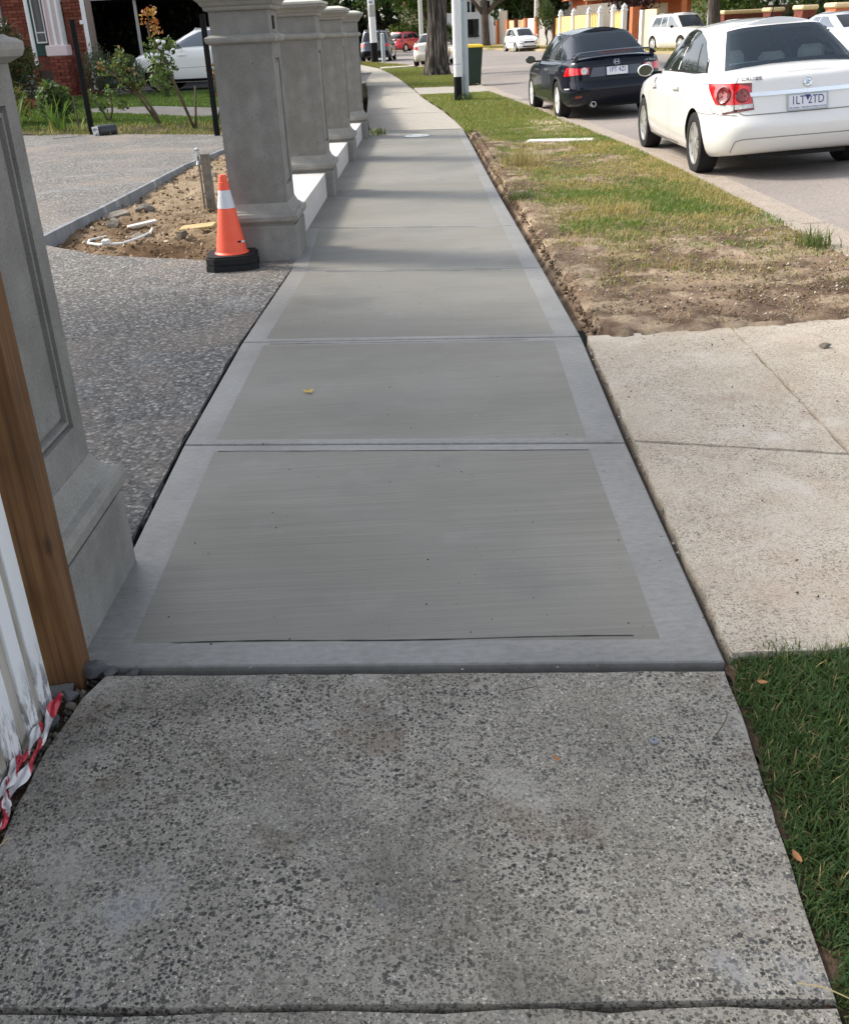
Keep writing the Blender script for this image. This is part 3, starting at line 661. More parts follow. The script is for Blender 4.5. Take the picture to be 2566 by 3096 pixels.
def grasses():
    # near tuft of lawn, lower right
    N=104000; x=.62+2.33*rng.random(N)**1.15; y=rng.uniform(.7,2.2,N); e=x-vl(y)
    keep=(e>-.035+.06*fbm(x,y,9,2))&(y<2.13+.05*vnoise(x,y,9))&(rng.random(N)<np.clip((e+.03)/.05,.3,1))
    x=x[keep];y=y[keep];e=e[keep]; h=rng.uniform(.022,.062,len(x))*np.clip(.5+e*4,.45,1.05)
    blades('near_grass',np.c_[x,y,np.full(len(x),-.022)],h,.0042,gcol(len(x),(.062,.115,.034),.08),1.1,3)
    # verge turf: count by grassiness
    N=300000; y=rng.uniform(5.4,17.8,N)**1.0; x=rng.uniform(.98,3.02,N); g=green_amount(x,y)
    keep=rng.random(N)<g**1.2*.8; keep&=(x<kl(y)-.02); x=x[keep];y=y[keep];g=g[keep]
    dry=np.clip(fbm(x,y,1.7,4)*2.4-.72+np.exp(-((y-11.6)/1.0)**2)*.35,0.02,.85)*np.clip((19-y)/5,.25,1)
    c=gcol(len(x),(.12,.185,.04),0,.3); d=rng.random(len(x))<dry; c[d]=np.array((.42,.335,.155))*rng.uniform(.6,1.15,(d.sum(),1))
    blades('verge_grass',np.c_[x,y,-.01+.02*rng.random(len(x))],rng.uniform(.015,.05,len(x)),.007,c,1.1,2)
    N=230000; y=17.4+33.6*rng.random(N)**1.5; x=rng.uniform(-1.2,2.95,N); keep=(x>vl(y)+.0)&(x<kl(y)-.05)
    keep&=~((y>28.3)&(y<32)&(x>.3)); x=x[keep];y=y[keep]; g=green_amount(x,y); k2=rng.random(len(x))<.45+g*.5; k2&=rng.random(len(x))>np.exp(-(((x-2.45)/.55)**2+((y-17.6)/1.9)**2))*.97
    x=x[k2];y=y[k2]; c=gcol(len(x),(.165,.215,.055),.2,.3)
    blades('far_verge_grass',np.c_[x,y,np.full(len(x),-.02)],rng.uniform(.03,.075,len(x)),.016,c,1.0,2)
    N=26000; y=5.2+8.0*rng.random(N)**1.3; x=rng.uniform(1.0,2.95,N); k=rng.random(N)<np.clip(fbm(x,y,2.6,4)*2.4-.8,.05,1); x=x[k];y=y[k]
    c=np.where(rng.random((len(x),1))<.55,np.array([[.40,.31,.19]]),np.array([[.15,.10,.065]]))*rng.uniform(.6,1.2,(len(x),1))
    blades('straw_litter',np.c_[x,y,np.full(len(x),.006)+.02*rng.random(len(x))],rng.uniform(.008,.02,len(x)),.006,c,3.2,2)
    N=12000; y=rng.uniform(54.6,68,N); x=rng.uniform(-4,.6,N); keep=(x>np.interp(y,[53,70],[-1.2,-3.7])+.03)&(x<kl(y)-.05); x=x[keep];y=y[keep]
    blades('corner_verge_grass',np.c_[x,y,np.full(len(x),-.1)],rng.uniform(.14,.2,len(x)),.04,gcol(len(x),(.16,.18,.045),.25,.3),.8,2)
    # lawn on the left
    N=120000; y=rng.uniform(19.3,27.4,N); x=rng.uniform(-9.6,-1.3,N); keep=y>20.6+.25*vnoise(x,y,3)-.28*(x+3.2)*.35
    keep&=~inpoly(x,y,[(-7.4,24.6),(-5.6,24.4),(-4.3,23.6),(-1.6,23.3),(-1.6,21.7),(-4.3,22.0),(-5.6,22.9),(-6.9,23.7)])
    x=x[keep];y=y[keep]; blades('lawn_grass',np.c_[x,y,ramp_z(y)-.03],rng.uniform(.05,.085,len(x)),.018,gcol(len(x),(.075,.135,.028),.04,.3),.7,2)
    N=9000; y=rng.uniform(17.8,21.4,N); x=rng.uniform(-8.5,-1.5,N); keep=(y>18.15-.48*(x+3.2)+.1)&(y<20.9-.28*(x+3.2)*.35)&(fbm(x,y,2.5,3)>.36); x=x[keep];y=y[keep]
    blades('rose_bed_weeds',np.c_[x,y,ramp_z(y)],rng.uniform(.04,.13,len(x)),.014,gcol(len(x),(.10,.14,.04),.35,.3),.9,2)
    # far side verge
    N=16000; y=rng.uniform(30,108,N); x=kr(y)+rng.uniform(.3,2.0,N); blades('roadside_grass',np.c_[x,y,np.full(N,.08)+road_z(kr(y),y)],rng.uniform(.08,.2,N),.06,gcol(N,(.19,.19,.055),.4,.3),.8,2)
    # gravel crumbs on the bare verge and in the garden bed (one mass)
    def crumbs(name,n,xy,zz,size,cols):
        tet=np.array([(0,0,1),(.9,0,-.3),(-.45,.8,-.3),(-.45,-.8,-.3),(0,.1,-.7)]); T=np.array([(0,1,2),(0,2,3),(0,3,1),(4,2,1),(4,3,2),(4,1,3)])
        s=size*rng.uniform(.4,1.3,n)**1.5; an=rng.uniform(0,6.28,n); ca,sa=np.cos(an),np.sin(an)
        v=tet[None]*np.stack([rng.uniform(.6,1.4,n),rng.uniform(.6,1.4,n),rng.uniform(.4,.9,n)],-1)[:,None,:]*s[:,None,None]
        x_=v[:,:,0]*ca[:,None]-v[:,:,1]*sa[:,None]; y_=v[:,:,0]*sa[:,None]+v[:,:,1]*ca[:,None]
        V=np.stack([x_+xy[:,0:1],y_+xy[:,1:2],v[:,:,2]+zz[:,None]],-1).reshape(-1,3); F=(T[None]+np.arange(n)[:,None,None]*5).reshape(-1,3)
        c=np.repeat(cols,5,0); o=fast_mesh(name,V,F,M['soil'],attr={'tint':c}); o['kind']='stuff'
    n=5000; y=5.25+rng.uniform(0,1,n)**1.6*8; x=rng.uniform(.98,2.95,n); k=(green_amount(x,y)<.35); x=x[k];y=y[k]; n=len(x)
    crumbs('soil_crumbs',n,np.c_[x,y],np.full(n,.012),.011,np.where(rng.random((n,1))<.25,np.array([[.55,.48,.40]]),np.array([[.25,.18,.125]]))*rng.uniform(.5,1.2,(n,1)))
    n=1500; y=5.2+rng.uniform(0,1,n)*12; x=np.interp(y,[5,7,17.5],[.95,.97,1.03])+rng.uniform(0,.11,n)
    crumbs('trench_clods',n,np.c_[x,y],-.05+(x-.95)*.4,.016,np.array([[.15,.105,.075]])*rng.uniform(.5,1.6,(n,1)))
    n=3500; x=rng.uniform(-3.1,-.95,n); y=rng.uniform(7.8,16.5,n); k=inpoly(x,y,PIT); x=x[k];y=y[k]; n=len(x)
    crumbs('bed_crumbs',n,np.c_[x,y],-.13+.11*fbm(x,y,2.2,5)+.02+.05*np.clip((y-9.5)/3,0,1)*.7,.02,np.where(rng.random((n,1))<.3,np.array([[.50,.42,.31]]),np.array([[.22,.15,.095]]))*rng.uniform(.5,1.2,(n,1)))
    n=170; y=rng.uniform(2.1,5.1,n); x=np.interp(y,[2.1,3.6,5.1],[.785,.85,.905])+rng.normal(0,.012,n)
    crumbs('slab_edge_chips',n,np.c_[x,y],np.full(n,.0)-.015,.008,np.array([[.48,.45,.40]])*rng.uniform(.5,1.2,(n,1)))
    n=500; x=rng.uniform(-.99,-.9,n); y=rng.uniform(1.0,2.25,n); crumbs('fence_line_gravel',n,np.c_[x,y],np.full(n,-.03),.012,np.array([[.17,.155,.13]])*rng.uniform(.4,1.6,(n,1)))
    n=260; x=rng.uniform(-.8,.8,n); y=2.3+6*rng.random(n)**1.5; crumbs('panel_grit',n,np.c_[x,y],np.full(n,.001),.003,np.where(rng.random((n,1))<.4,np.array([[.4,.39,.36]]),np.array([[.05,.045,.04]]))*rng.uniform(.6,1.2,(n,1)))
    n=260; x=rng.uniform(-.9,.65,n); y=rng.uniform(1.0,2.2,n); crumbs('path_grit',n,np.c_[x,y],np.full(n,-.002),.0035,np.where(rng.random((n,1))<.4,np.array([[.6,.58,.53]]),np.array([[.10,.07,.05]]))*rng.uniform(.6,1.2,(n,1)))
    n=300; x=rng.uniform(.9,2.8,n); y=rng.uniform(2.2,5.1,n); crumbs('driveway_grit',n,np.c_[x,y],np.full(n,.014),.005,np.where(rng.random((n,1))<.4,np.array([[.6,.55,.48]]),np.array([[.16,.12,.09]]))*rng.uniform(.6,1.2,(n,1)))
grasses()
# ------------------------------------------------------------------ gate and fence pillars
PA=math.atan(.0235)
def pillar(loc,label,near=False,sign=False):
    t=thing('gate_pillar',label,'pillar',loc,(0,0,-PA),'cement rendered fence pillars')
    MB().sq([(.268,-.1),(.268,.235),(.262,.25)]).build('base_block',M['render'],t)
    MB().sq([(.250,.2502),(.250,.266),(.274,.271),(.286,.287),(.287,.315),(.276,.336),(.254,.341),(.248,.35),(.232,.362),(.22,.385),(.212,.405)]).build('base_moulding',M['render2'],t,smooth=True,angle=14)
    # shaft with a recessed panel in the street face (+x)
    a=.21; z0,z1=.4052,1.474
    mb=MB(); mb.add([(-a,-a,z0),(a,-a,z0),(a,a,z0),(-a,a,z0),(-a,-a,z1),(a,-a,z1),(a,a,z1),(-a,a,z1)],[(0,1,5,4),(2,3,7,6),(3,0,4,7),(4,5,6,7),(3,2,1,0)])
    steps=[(0,0),(.075,0),(.078,-.022),(.087,-.022),(.091,-.005),(.101,-.005),(.105,-.024),(.117,-.024),(.121,-.012)] if near else [(0,0),(.075,0),(.079,-.02),(.098,-.02),(.104,-.008)]
    pv=[]
    for ins,d in steps:
        y0,y1=-a+ins,a-ins; b0,b1=(z0+ins+.035*(ins>0),z1-ins-.02*(ins>0)); pv+=[(a+d,y0,b0),(a+d,y1,b0),(a+d,y1,b1),(a+d,y0,b1)]
    f=[]
    for i in range(len(steps)-1):
        for k in range(4): f.append((i*4+k,i*4+(k+1)%4,i*4+4+(k+1)%4,i*4+4+k))
    n=len(pv); f.append((n-4,n-3,n-2,n-1)); mb.add(pv,f)
    mb.build('shaft',M['render'],t)
    MB().sq([(.213,1.4745),(.225,1.482),(.240,1.49),(.246,1.505),(.246,1.522),(.236,1.53),(.222,1.534),(.213,1.54)]).build('band_moulding',M['render2'],t,smooth=True,angle=14)
    MB().sq([(.205,1.5405),(.205,1.684)]).build('neck',M['render'],t)
    MB().sq([(.208,1.6845),(.228,1.69),(.234,1.70),(.234,1.712),(.248,1.722),(.258,1.74),(.278,1.758),(.292,1.765),(.292,1.79)]).build('cap_moulding',M['render2'],t,smooth=True,angle=14)
    MB().sq([(.300,1.7905),(.302,1.80),(.300,1.812),(.2,1.838)]).build('cap_slab',M['captop'],t)
    if sign: MB().box(.2055,.214,-.035,.035,1.565,1.65,.003).build('intercom_plate',M['black'],t)
    return t
PX=lambda y:-.84+.0235*(y-7.57)
def pilloc(y): return (PX(y)-.27,y+.27,0)
pillar((-1.215,2.572,0),'grey rendered pillar with fluted panel beside the brown timber post',near=True)
pillar(pilloc(7.57),'grey rendered pillar behind the orange traffic cone',sign=True)
pillar(pilloc(10.71),'second grey rendered pillar beyond the traffic cone')
pillar(pilloc(13.86),'third grey rendered pillar beyond the traffic cone')
pillar(pilloc(16.9),'grey rendered pillar at the far end of the row, beside the red brick fence')
def low_wall(y0,y1,label):
    x=PX((y0+y1)/2)
    t=thing('low_wall',label,'wall',(x,(y0+y1)/2,0),(0,0,-PA),'low pale walls between the pillars'); h=(y1-y0)/2
    MB().box(-.42,-.085,-h,h,-.1,.225).build('wall_body',M['whitewall'],t)
    MB().box(-.425,-.08,-h,h,.2255,.24,.004).build('wall_top',M['whitewall'],t)
low_wall(8.115,10.705,'low pale wall just behind the pillar with the cone')
low_wall(11.255,13.855,'low pale wall between the second and third pillars')
low_wall(14.405,16.895,'low pale wall between the third and last pillars')
# ------------------------------------------------------------------ picket fence, post, rubble, tape
def fence_near():
    t=thing('picket_fence','white timber picket fence with dirty feet beside the brown post','fence',(-.98,1.5,0))
    y=2.105
    k=0; ends=[(2.106,2.041),(2.0,1.942),(1.894,1.812),(1.77,1.69),(1.65,1.57),(1.53,1.45),(1.41,1.33),(1.29,1.21),(1.17,1.09),(1.05,.97)]
    for a,b in ends:
        o=MB().box(-.022,0,b-1.5,a-1.5,-.03+.01*(k%3),1.05,.003).build('picket',M['picket'],t); o.location.x=random.uniform(-.003,.002); k+=1
    for (a,b),(c,d) in zip(ends[:-1],ends[1:]):
        MB().box(-.03,-.007,c-1.5+.0015,b-1.5-.0015,-.02,1.02,.002).build('back_board',M['backboard'],t)
    for z in (.25,.85): MB().box(-.085,-.0465,.95-1.5,2.12-1.5,z,z+.07).build('rail',M['picket'],t)
fence_near()
def timber_post():
    t=thing('timber_post','brown treated pine post between the picket fence and the near pillar','post',(-.972,2.212,0))
    MB().box(-.047,.047,-.047,.047,-.25,1.35,.004).build('post_body',M['pine'],t)
timber_post()
def rock(name,label,loc,s,mat,seed,flat=.7,group=None,cat='stone'):
    r=np.random.default_rng(seed); bm=bmesh.new(); bmesh.ops.create_icosphere(bm,subdivisions=3,radius=1)
    pl=[(Vector(r.normal(size=3)).normalized(),r.uniform(.42,.72)) for _ in range(15)]
    for v in bm.verts:
        for n,d in pl:
            k=v.co.dot(n)
            if k>d: v.co-=n*(k-d)
        v.co*=1.35*(1+.09*(r.random()-.5))
    me=bpy.data.meshes.new(name); bm.to_mesh(me); bm.free(); me.materials.append(mat)
    o=bpy.data.objects.new(name,me); C.objects.link(o); o.location=loc; o.scale=(s*r.uniform(.85,1.2),s*r.uniform(.85,1.2),s*flat); o.rotation_euler=(r.uniform(-.2,.2),r.uniform(-.2,.2),r.uniform(0,6))
    return tag(o,label,cat,group)
rock('rubble_stone','blocky blue grey rubble stone against the foot of the brown post',(-.915,2.222,.0),.032,M['stone'],3,.85)
rock('rubble_stone','flat grey broken concrete piece at the corner of the new path',(-.862,2.222,-.012),.022,M['stone'],5,.5)
rock('rubble_stone','long grey chip wedged along the edge of the new path',(-.80,2.218,-.014),.018,M['stone'],6,.5)
rock('rubble_stone','grey rubble lump in the corner of the post and the last picket',(-.965,2.138,-.01),.026,M['stone'],8,.8)
rock('rubble_stone','rough grey stone just below the post, above the tape end',(-.94,2.118,-.012),.022,M['stone'],9,.7)
rock('rubble_stone','small tan pebble beside the frayed end of the tape',(-.928,2.082,-.014),.016,M['stone2'],11,.8)
rock('rubble_stone','dark rounded stone behind the tape under the second picket',(-.962,2.02,-.02),.024,M['stone'],12,.6)
rock('debris_chunk','small pale concrete chunk on the crossover slab',(2.02,4.72,.015),.026,M['stone2'],21,.55,cat='debris')
def tape():
    def strip(path,w0,name,tw,sfreq=.16,off=0):
        pts=[Vector(p) for p in path]; n=60; P=[];S=[]
        L=[0]
        for a,b in zip(pts[:-1],pts[1:]): L.append(L[-1]+(b-a).length)
        for i in range(n+1):
            d=L[-1]*i/n; k=max(j for j in range(len(L)) if L[j]<=d+1e-9); k=min(k,len(pts)-2); f=(d-L[k])/(L[k+1]-L[k])
            p=pts[k].lerp(pts[k+1],f); t=(pts[k+1]-pts[k]).normalized(); s=t.cross(Vector((0,0,1))).normalized()
            a=tw*math.sin(i*.31+off)+.3; q=s*math.cos(a)+Vector((0,0,1))*math.sin(a)*.5
            for j in range(5):
                u=(j/4-.5); fold=.006*math.sin(u*9+i*.5+off)
                P.append(p+q*w0*u*(.75+.35*math.sin(i*.23+off))+Vector((0,0,.012+fold+abs(math.sin(a))*w0*.25))); S.append(((d+u*.035)/sfreq+off)%1.0)
        F=[(i*5+j,i*5+j+1,(i+1)*5+j+1,(i+1)*5+j) for i in range(n) for j in range(4)]
        return fast_mesh(name,[tuple(v) for v in P],F,M['tape'],tp,attr={'s':np.array(S)},smooth=True)
    global tp
    tp=thing('barrier_tape','crumpled red and white barrier tape lying along the foot of the pickets','tape',(0,0,0))
    strip([(-.953,2.10,0),(-.955,2.04,.0),(-.945,1.96,0),(-.938,1.88,0),(-.94,1.80,0),(-.955,1.72,0),(-.985,1.62,0),(-1.0,1.5,0)],.024,'tape_strand',.45,.19)
    strip([(-.965,1.98,.0),(-.962,1.90,.0),(-.958,1.82,.005),(-.965,1.74,.01),(-.985,1.66,.0),(-.995,1.55,0)],.021,'tape_strand',.5,.17,.4)
    strip([(-.975,1.86,0),(-.972,1.78,.01),(-.95,1.70,.0),(-.935,1.66,0),(-.93,1.62,0),(-.955,1.585,0),(-.95,1.55,0)],.018,'tape_strand',.6,.11,.2)
tape()
def straw(name,label,pts,r=.0012,mat='straw',cat='twig'):
    o=MB().tube(pts,r,5).build(name,M[mat]); return tag(o,label,cat)
straw('dry_stalk','thin dry straw stalk near the loose tape end on the old path',[(-.95,1.50,.006),(-.925,1.56,.01),(-.91,1.60,.007),(-.905,1.58,.006)])
straw('dry_stalk','pale bent straw lying across the old path joint at the right edge',[(.60,1.16,.004),(.64,1.145,.01),(.69,1.115,.004)])
straw('twig','thin dark bent twig on the old path near the new panel edge',[(.19,2.03,.003),(.245,2.04,.004),(.262,2.045,.004),(.264,2.02,.003)],.0013,'stem')
straw('twig','short dark twig at the lawn edge on the old path',[(.655,1.83,.003),(.68,1.86,.008),(.70,1.90,.004)],.0018,'stem')
def leaf(name,label,loc,s,mat,rz,lobes=False):
    mb=MB()
    def one(a,l,wd):
        ca,sa=math.cos(a),math.sin(a); n=6; P=[]
        for i in range(n+1):
            t=i/n; hw=wd*math.sin(math.pi*min(1,t*.93+.05))**.8; z=.25*l*t*t
            P.append([(ca*l*t-sa*u*hw,sa*l*t+ca*u*hw,z+abs(u)*wd*.35) for u in (-1,0,1)])
        mb.grid(np.array(P))
    if lobes: one(.2,s,s*.3); one(1.8,s*.8,s*.25); one(-.9,s*.6,s*.2)
    else: one(0,s*2,s*.55)
    o=mb.build(name,mat,smooth=True); o.location=loc; o.rotation_euler=(.1,.05,rz); return tag(o,label,'leaf')
leaf('fallen_leaf','small yellow three lobed leaf on the new concrete path',(-.52,4.42,.004),.035,M['yleaf'],.6,True)
leaf('fallen_leaf','curled orange brown leaf at the top corner of the near lawn',(.80,2.0,.02),.013,M['bleaf'],-.6)
leaf('fallen_leaf','brown leaf standing at the near lawn edge above the path joint',(.70,1.42,.012),.014,M['bleaf'],1.9)
leaf('fallen_leaf','tan leaf on the soil at the end of the path joint',(.685,1.13,.004),.012,M['bleaf'],.3)
leaf('fallen_leaf','narrow reddish leaf lying flat on the old path',(.28,1.76,.003),.011,M['bleaf'],2.5)
def old_marker():
    t=thing('survey_marker','small round grey metal disc set in the old path','marker',(.505,1.82,-.004))
    MB().lathe([(.011,0),(.011,.003),(.009,.005)],18).build('disc',M['edge'],t); MB().lathe([(.002,.0052),(.002,.0062)],8).build('centre_pin',M['black'],t)
old_marker()
def cover(): 
    t=thing('round_cover','white round service cover set in the far new path','cover',(.17,16.9,0))
    MB().lathe([(.20,-.02),(.20,.006),(.192,.009),(.01,.010)],36).build('lid',M['plastic'],t,smooth=True,angle=30); MB().lathe([(.222,-.02),(.222,.005),(.204,.005)],36).build('ring',M['trowel'],t)
    for sx in(-.1,.1): MB().box(sx-.02,sx+.02,-.006,.006,.0095,.012).build('key_slot',M['gap'],t)
cover()
t=thing('pit_lid','pale rectangular concrete pit lid in the verge turf','pit lid',(2.2,15.0,.0),(0,0,-.25)); MB().box(-.46,.46,-.14,.14,-.05,.03,.006).build('lid_slab',M['pitcover'],t); MB().box(-.5,.5,-.18,.18,-.06,.018,.005).build('surround',M['kerb'],t)
# ------------------------------------------------------------------ traffic cone
def cone():
    t=thing('traffic_cone','orange traffic cone with one reflective band on a black rubber base','cone',(-1.325,7.43,0),(0,0,.12))
    def oct(h,c): return [(-h+c,-h),(h-c,-h),(h,-h+c),(h,h-c),(h-c,h),(-h+c,h),(-h,h-c),(-h,-h+c)]
    MB().prism(oct(.19,.055),-.005,.035).prism(oct(.178,.05),.0352,.045).prism(oct(.185,.055),.0452,.085).prism(oct(.17,.05),.0852,.098).build('rubber_base',M['blackm'],t)
    MB().lathe([(.125,.0985),(.12,.106),(.112,.112),(.062,.418)],36).build('cone_body',M['orange'],t,smooth=True,angle=40)
    MB().lathe([(.0635,.4185),(.0425,.541)],36).build('reflective_band',M['reflect'],t,smooth=True)
    MB().lathe([(.0425,.5415),(.037,.595),(.031,.598),(.031,.63),(.026,.638),(.024,.645),(.012,.646)],30).build('cone_tip',M['orange'],t,smooth=True,angle=40)
    MB().box(.018,.048,-.0975,-.0955,.178,.19).build('black_label',M['black'],t,).rotation_euler=(0,0,.35)
    o=MB().box(.05,.075,-.0985,-.0965,.178,.19).build('white_label',M['plastic'],t); o.rotation_euler=(0,0,.35)
cone()
def stake():
    t=thing('timber_stake','weathered grey timber stake in the dug bed carrying a tap','stake',(-2.04,10.6,-.08))
    MB().box(-.045,.045,-.03,.03,-.15,.57,.006).build('stake_body',M['timbergrey'],t)
    o=thing('garden_tap','small metal garden tap and pipe fixed to the timber stake','tap',(-2.105,10.57,-.08))
    MB().tube([(0,0,-.1),(0,0,.55)],.012,8).build('pipe',M['timbergrey'],o); MB().tube([(0,0,.5),(.0,-.05,.5),(0,-.075,.47)],.013,8).build('spout',M['galv'],o)
    MB().tube([(0,0,.55),(0,0,.60)],.016,8).box(-.028,.028,-.006,.006,.60,.612).lathe([(.02,.612),(.022,.622),(.012,.63)],10).build('tap_handle',M['galv'],o)
    o=MB().box(.046,.05,-.02,.012,.35,.41).build('paper_tag',M['paper'],t)
stake()
def conduit():
    pts=[(-2.78,9.28,-.055),(-2.88,9.1,-.05),(-2.84,8.92,-.045),(-2.68,8.75,-.035),(-2.5,8.74,-.03),(-2.41,8.95,-.03),(-2.36,9.22,-.03),(-2.38,9.42,-.02)]
    t=thing('white_conduit','white flexible conduit curled on the soil of the dug bed','conduit'); P=[Vector(p) for p in pts]; out=[]
    for i in range(len(P)-1):
        for k in range(5): out.append(P[i].lerp(P[i+1],k/5))
    MB().tube(out,.011,8).build('pipe',M['plastic'],t,smooth=True); MB().box(-2.66,-2.60,8.71,8.78,-.03,.01,.008).build('coupling',M['plastic'],t)
conduit()
for i,(nm,lb,loc,dim,rz,mt) in enumerate([('timber_offcut','pale flat timber offcut lying on the bed behind the conduit',(-2.55,9.72,-.03),(.14,.03,.012),.5,'pitcover'),('timber_offcut','tan broken board lying across the bed left of the cone',(-1.95,9.35,-.02),(.17,.06,.012),-.2,'straw'),
    ('timber_offcut','pale board end next to the tan board beside the cone',(-1.62,9.3,-.02),(.12,.04,.014),.1,'pitcover'),('slate_piece','grey flat slate leaning near the driveway edge',(-2.98,10.35,-.03),(.14,.07,.014),.8,'timbergrey')]):
    o=MB().box(-dim[0],dim[0],-dim[1],dim[1],-dim[2],dim[2],.004).build(nm,M[mt]); o.location=loc; o.rotation_euler=(.15,-.1,rz); tag(o,lb,'debris')
for i,(lb,loc,s,mt) in enumerate([('grey rock in the dug bed beside the driveway edge',(-2.85,9.85,-.03),.075,'stone2'),('angular grey rock in the middle of the dug bed',(-2.03,9.0,-.03),.075,'stone2'),('pale clay lump behind the curled conduit',(-2.42,9.15,-.06),.09,'stone2'),('dark clod at the top corner of the dug bed by the driveway edge',(-2.75,10.6,-.03),.09,'timbergrey'),('small tan rock next to the slate piece',(-2.88,10.0,-.03),.05,'stone2')]):
    rock('rock',lb,loc,s,M[mt],40+i,.6,cat='rock')
# ------------------------------------------------------------------ steel posts and fallen letterbox
for x,y,lb,h in ((-5.86,19.85,'black steel post standing over the fallen letterbox',1.97),(-3.25,18.25,'black steel post beside the first dark rendered pillar',1.92)):
    t=thing('steel_post',lb,'post',(x,y,0),(0,0,.1)); MB().box(-.045,.045,-.045,.045,-.2,h-.012,.004).build('post_tube',M['black'],t); MB().box(-.047,.047,-.047,.047,h-.0118,h,.003).build('post_cap',M['black'],t)
def text(body,size,mat,parent,M4,ext=.001,align='CENTER',name='lettering',sx=1):
    cu=bpy.data.curves.new('t','FONT'); cu.body=body; cu.size=size; cu.extrude=ext; cu.align_x=align; cu.align_y='CENTER'; cu.resolution_u=3
    tmp=bpy.data.objects.new('t',cu); C.objects.link(tmp); bpy.context.view_layer.update()
    dg=bpy.context.evaluated_depsgraph_get(); me=bpy.data.meshes.new_from_object(tmp.evaluated_get(dg)); bpy.data.objects.remove(tmp); bpy.data.curves.remove(cu)
    me.name=name; me.materials.clear(); me.materials.append(mat); me.transform(Matrix.Diagonal((sx,1,1,1)))
    o=bpy.data.objects.new(name,me); C.objects.link(o); o.parent=parent; o.matrix_local=M4; return o
def letterbox():
    t=thing('letterbox','fallen black cylindrical letterbox with a white number plate','letterbox',(-5.38,19.55,.13),(0,0,.15))
    Mx=Matrix.Rotation(R(100),4,'Z')@Matrix.Rotation(R(90),4,'X')
    # barrel lies along local y pointing away, open end to the viewer-left
    B=Matrix.Rotation(R(-62),4,'Z')@Matrix.Rotation(R(-90),4,'X')
    MB().lathe([(.10,-.19),(.125,-.185),(.13,-.17),(.13,.17),(.125,.19),(.06,.20)],26,M=B).build('barrel',M['letter'],t,smooth=True,angle=50)
    MB().lathe([(.118,-.2),(.118,-.1905)],26,M=B).build('barrel_mouth',M['black'],t)
    fr=Matrix.Translation((-.205,-.13,-.01))@Matrix.Rotation(R(-10),4,'Z')@Matrix.Rotation(R(90),4,'X')@Matrix.Rotation(R(7),4,'Z')
    p=MB().box(-.07,.07,-.115,.115,-.004,.004,.002).build('number_plate',M['plastic'],t); p.matrix_local=fr
    t.scale=(.85,.85,.85); t.location.z=.115; t.location.x=-5.5
    for s,yy in (('9',.05),('6',-.052)):
        text(s,.135,M['black'],p,Matrix.Translation((0,yy,.005))@Matrix.Rotation(R(90),4,'Z'),name='numeral')
    MB().tube([(-.32,.02,-.11),(-.75,-.1,-.1),(-1.1,-.2,-.1)],.025,8).build('stem_pipe',M['black'],t)
letterbox()
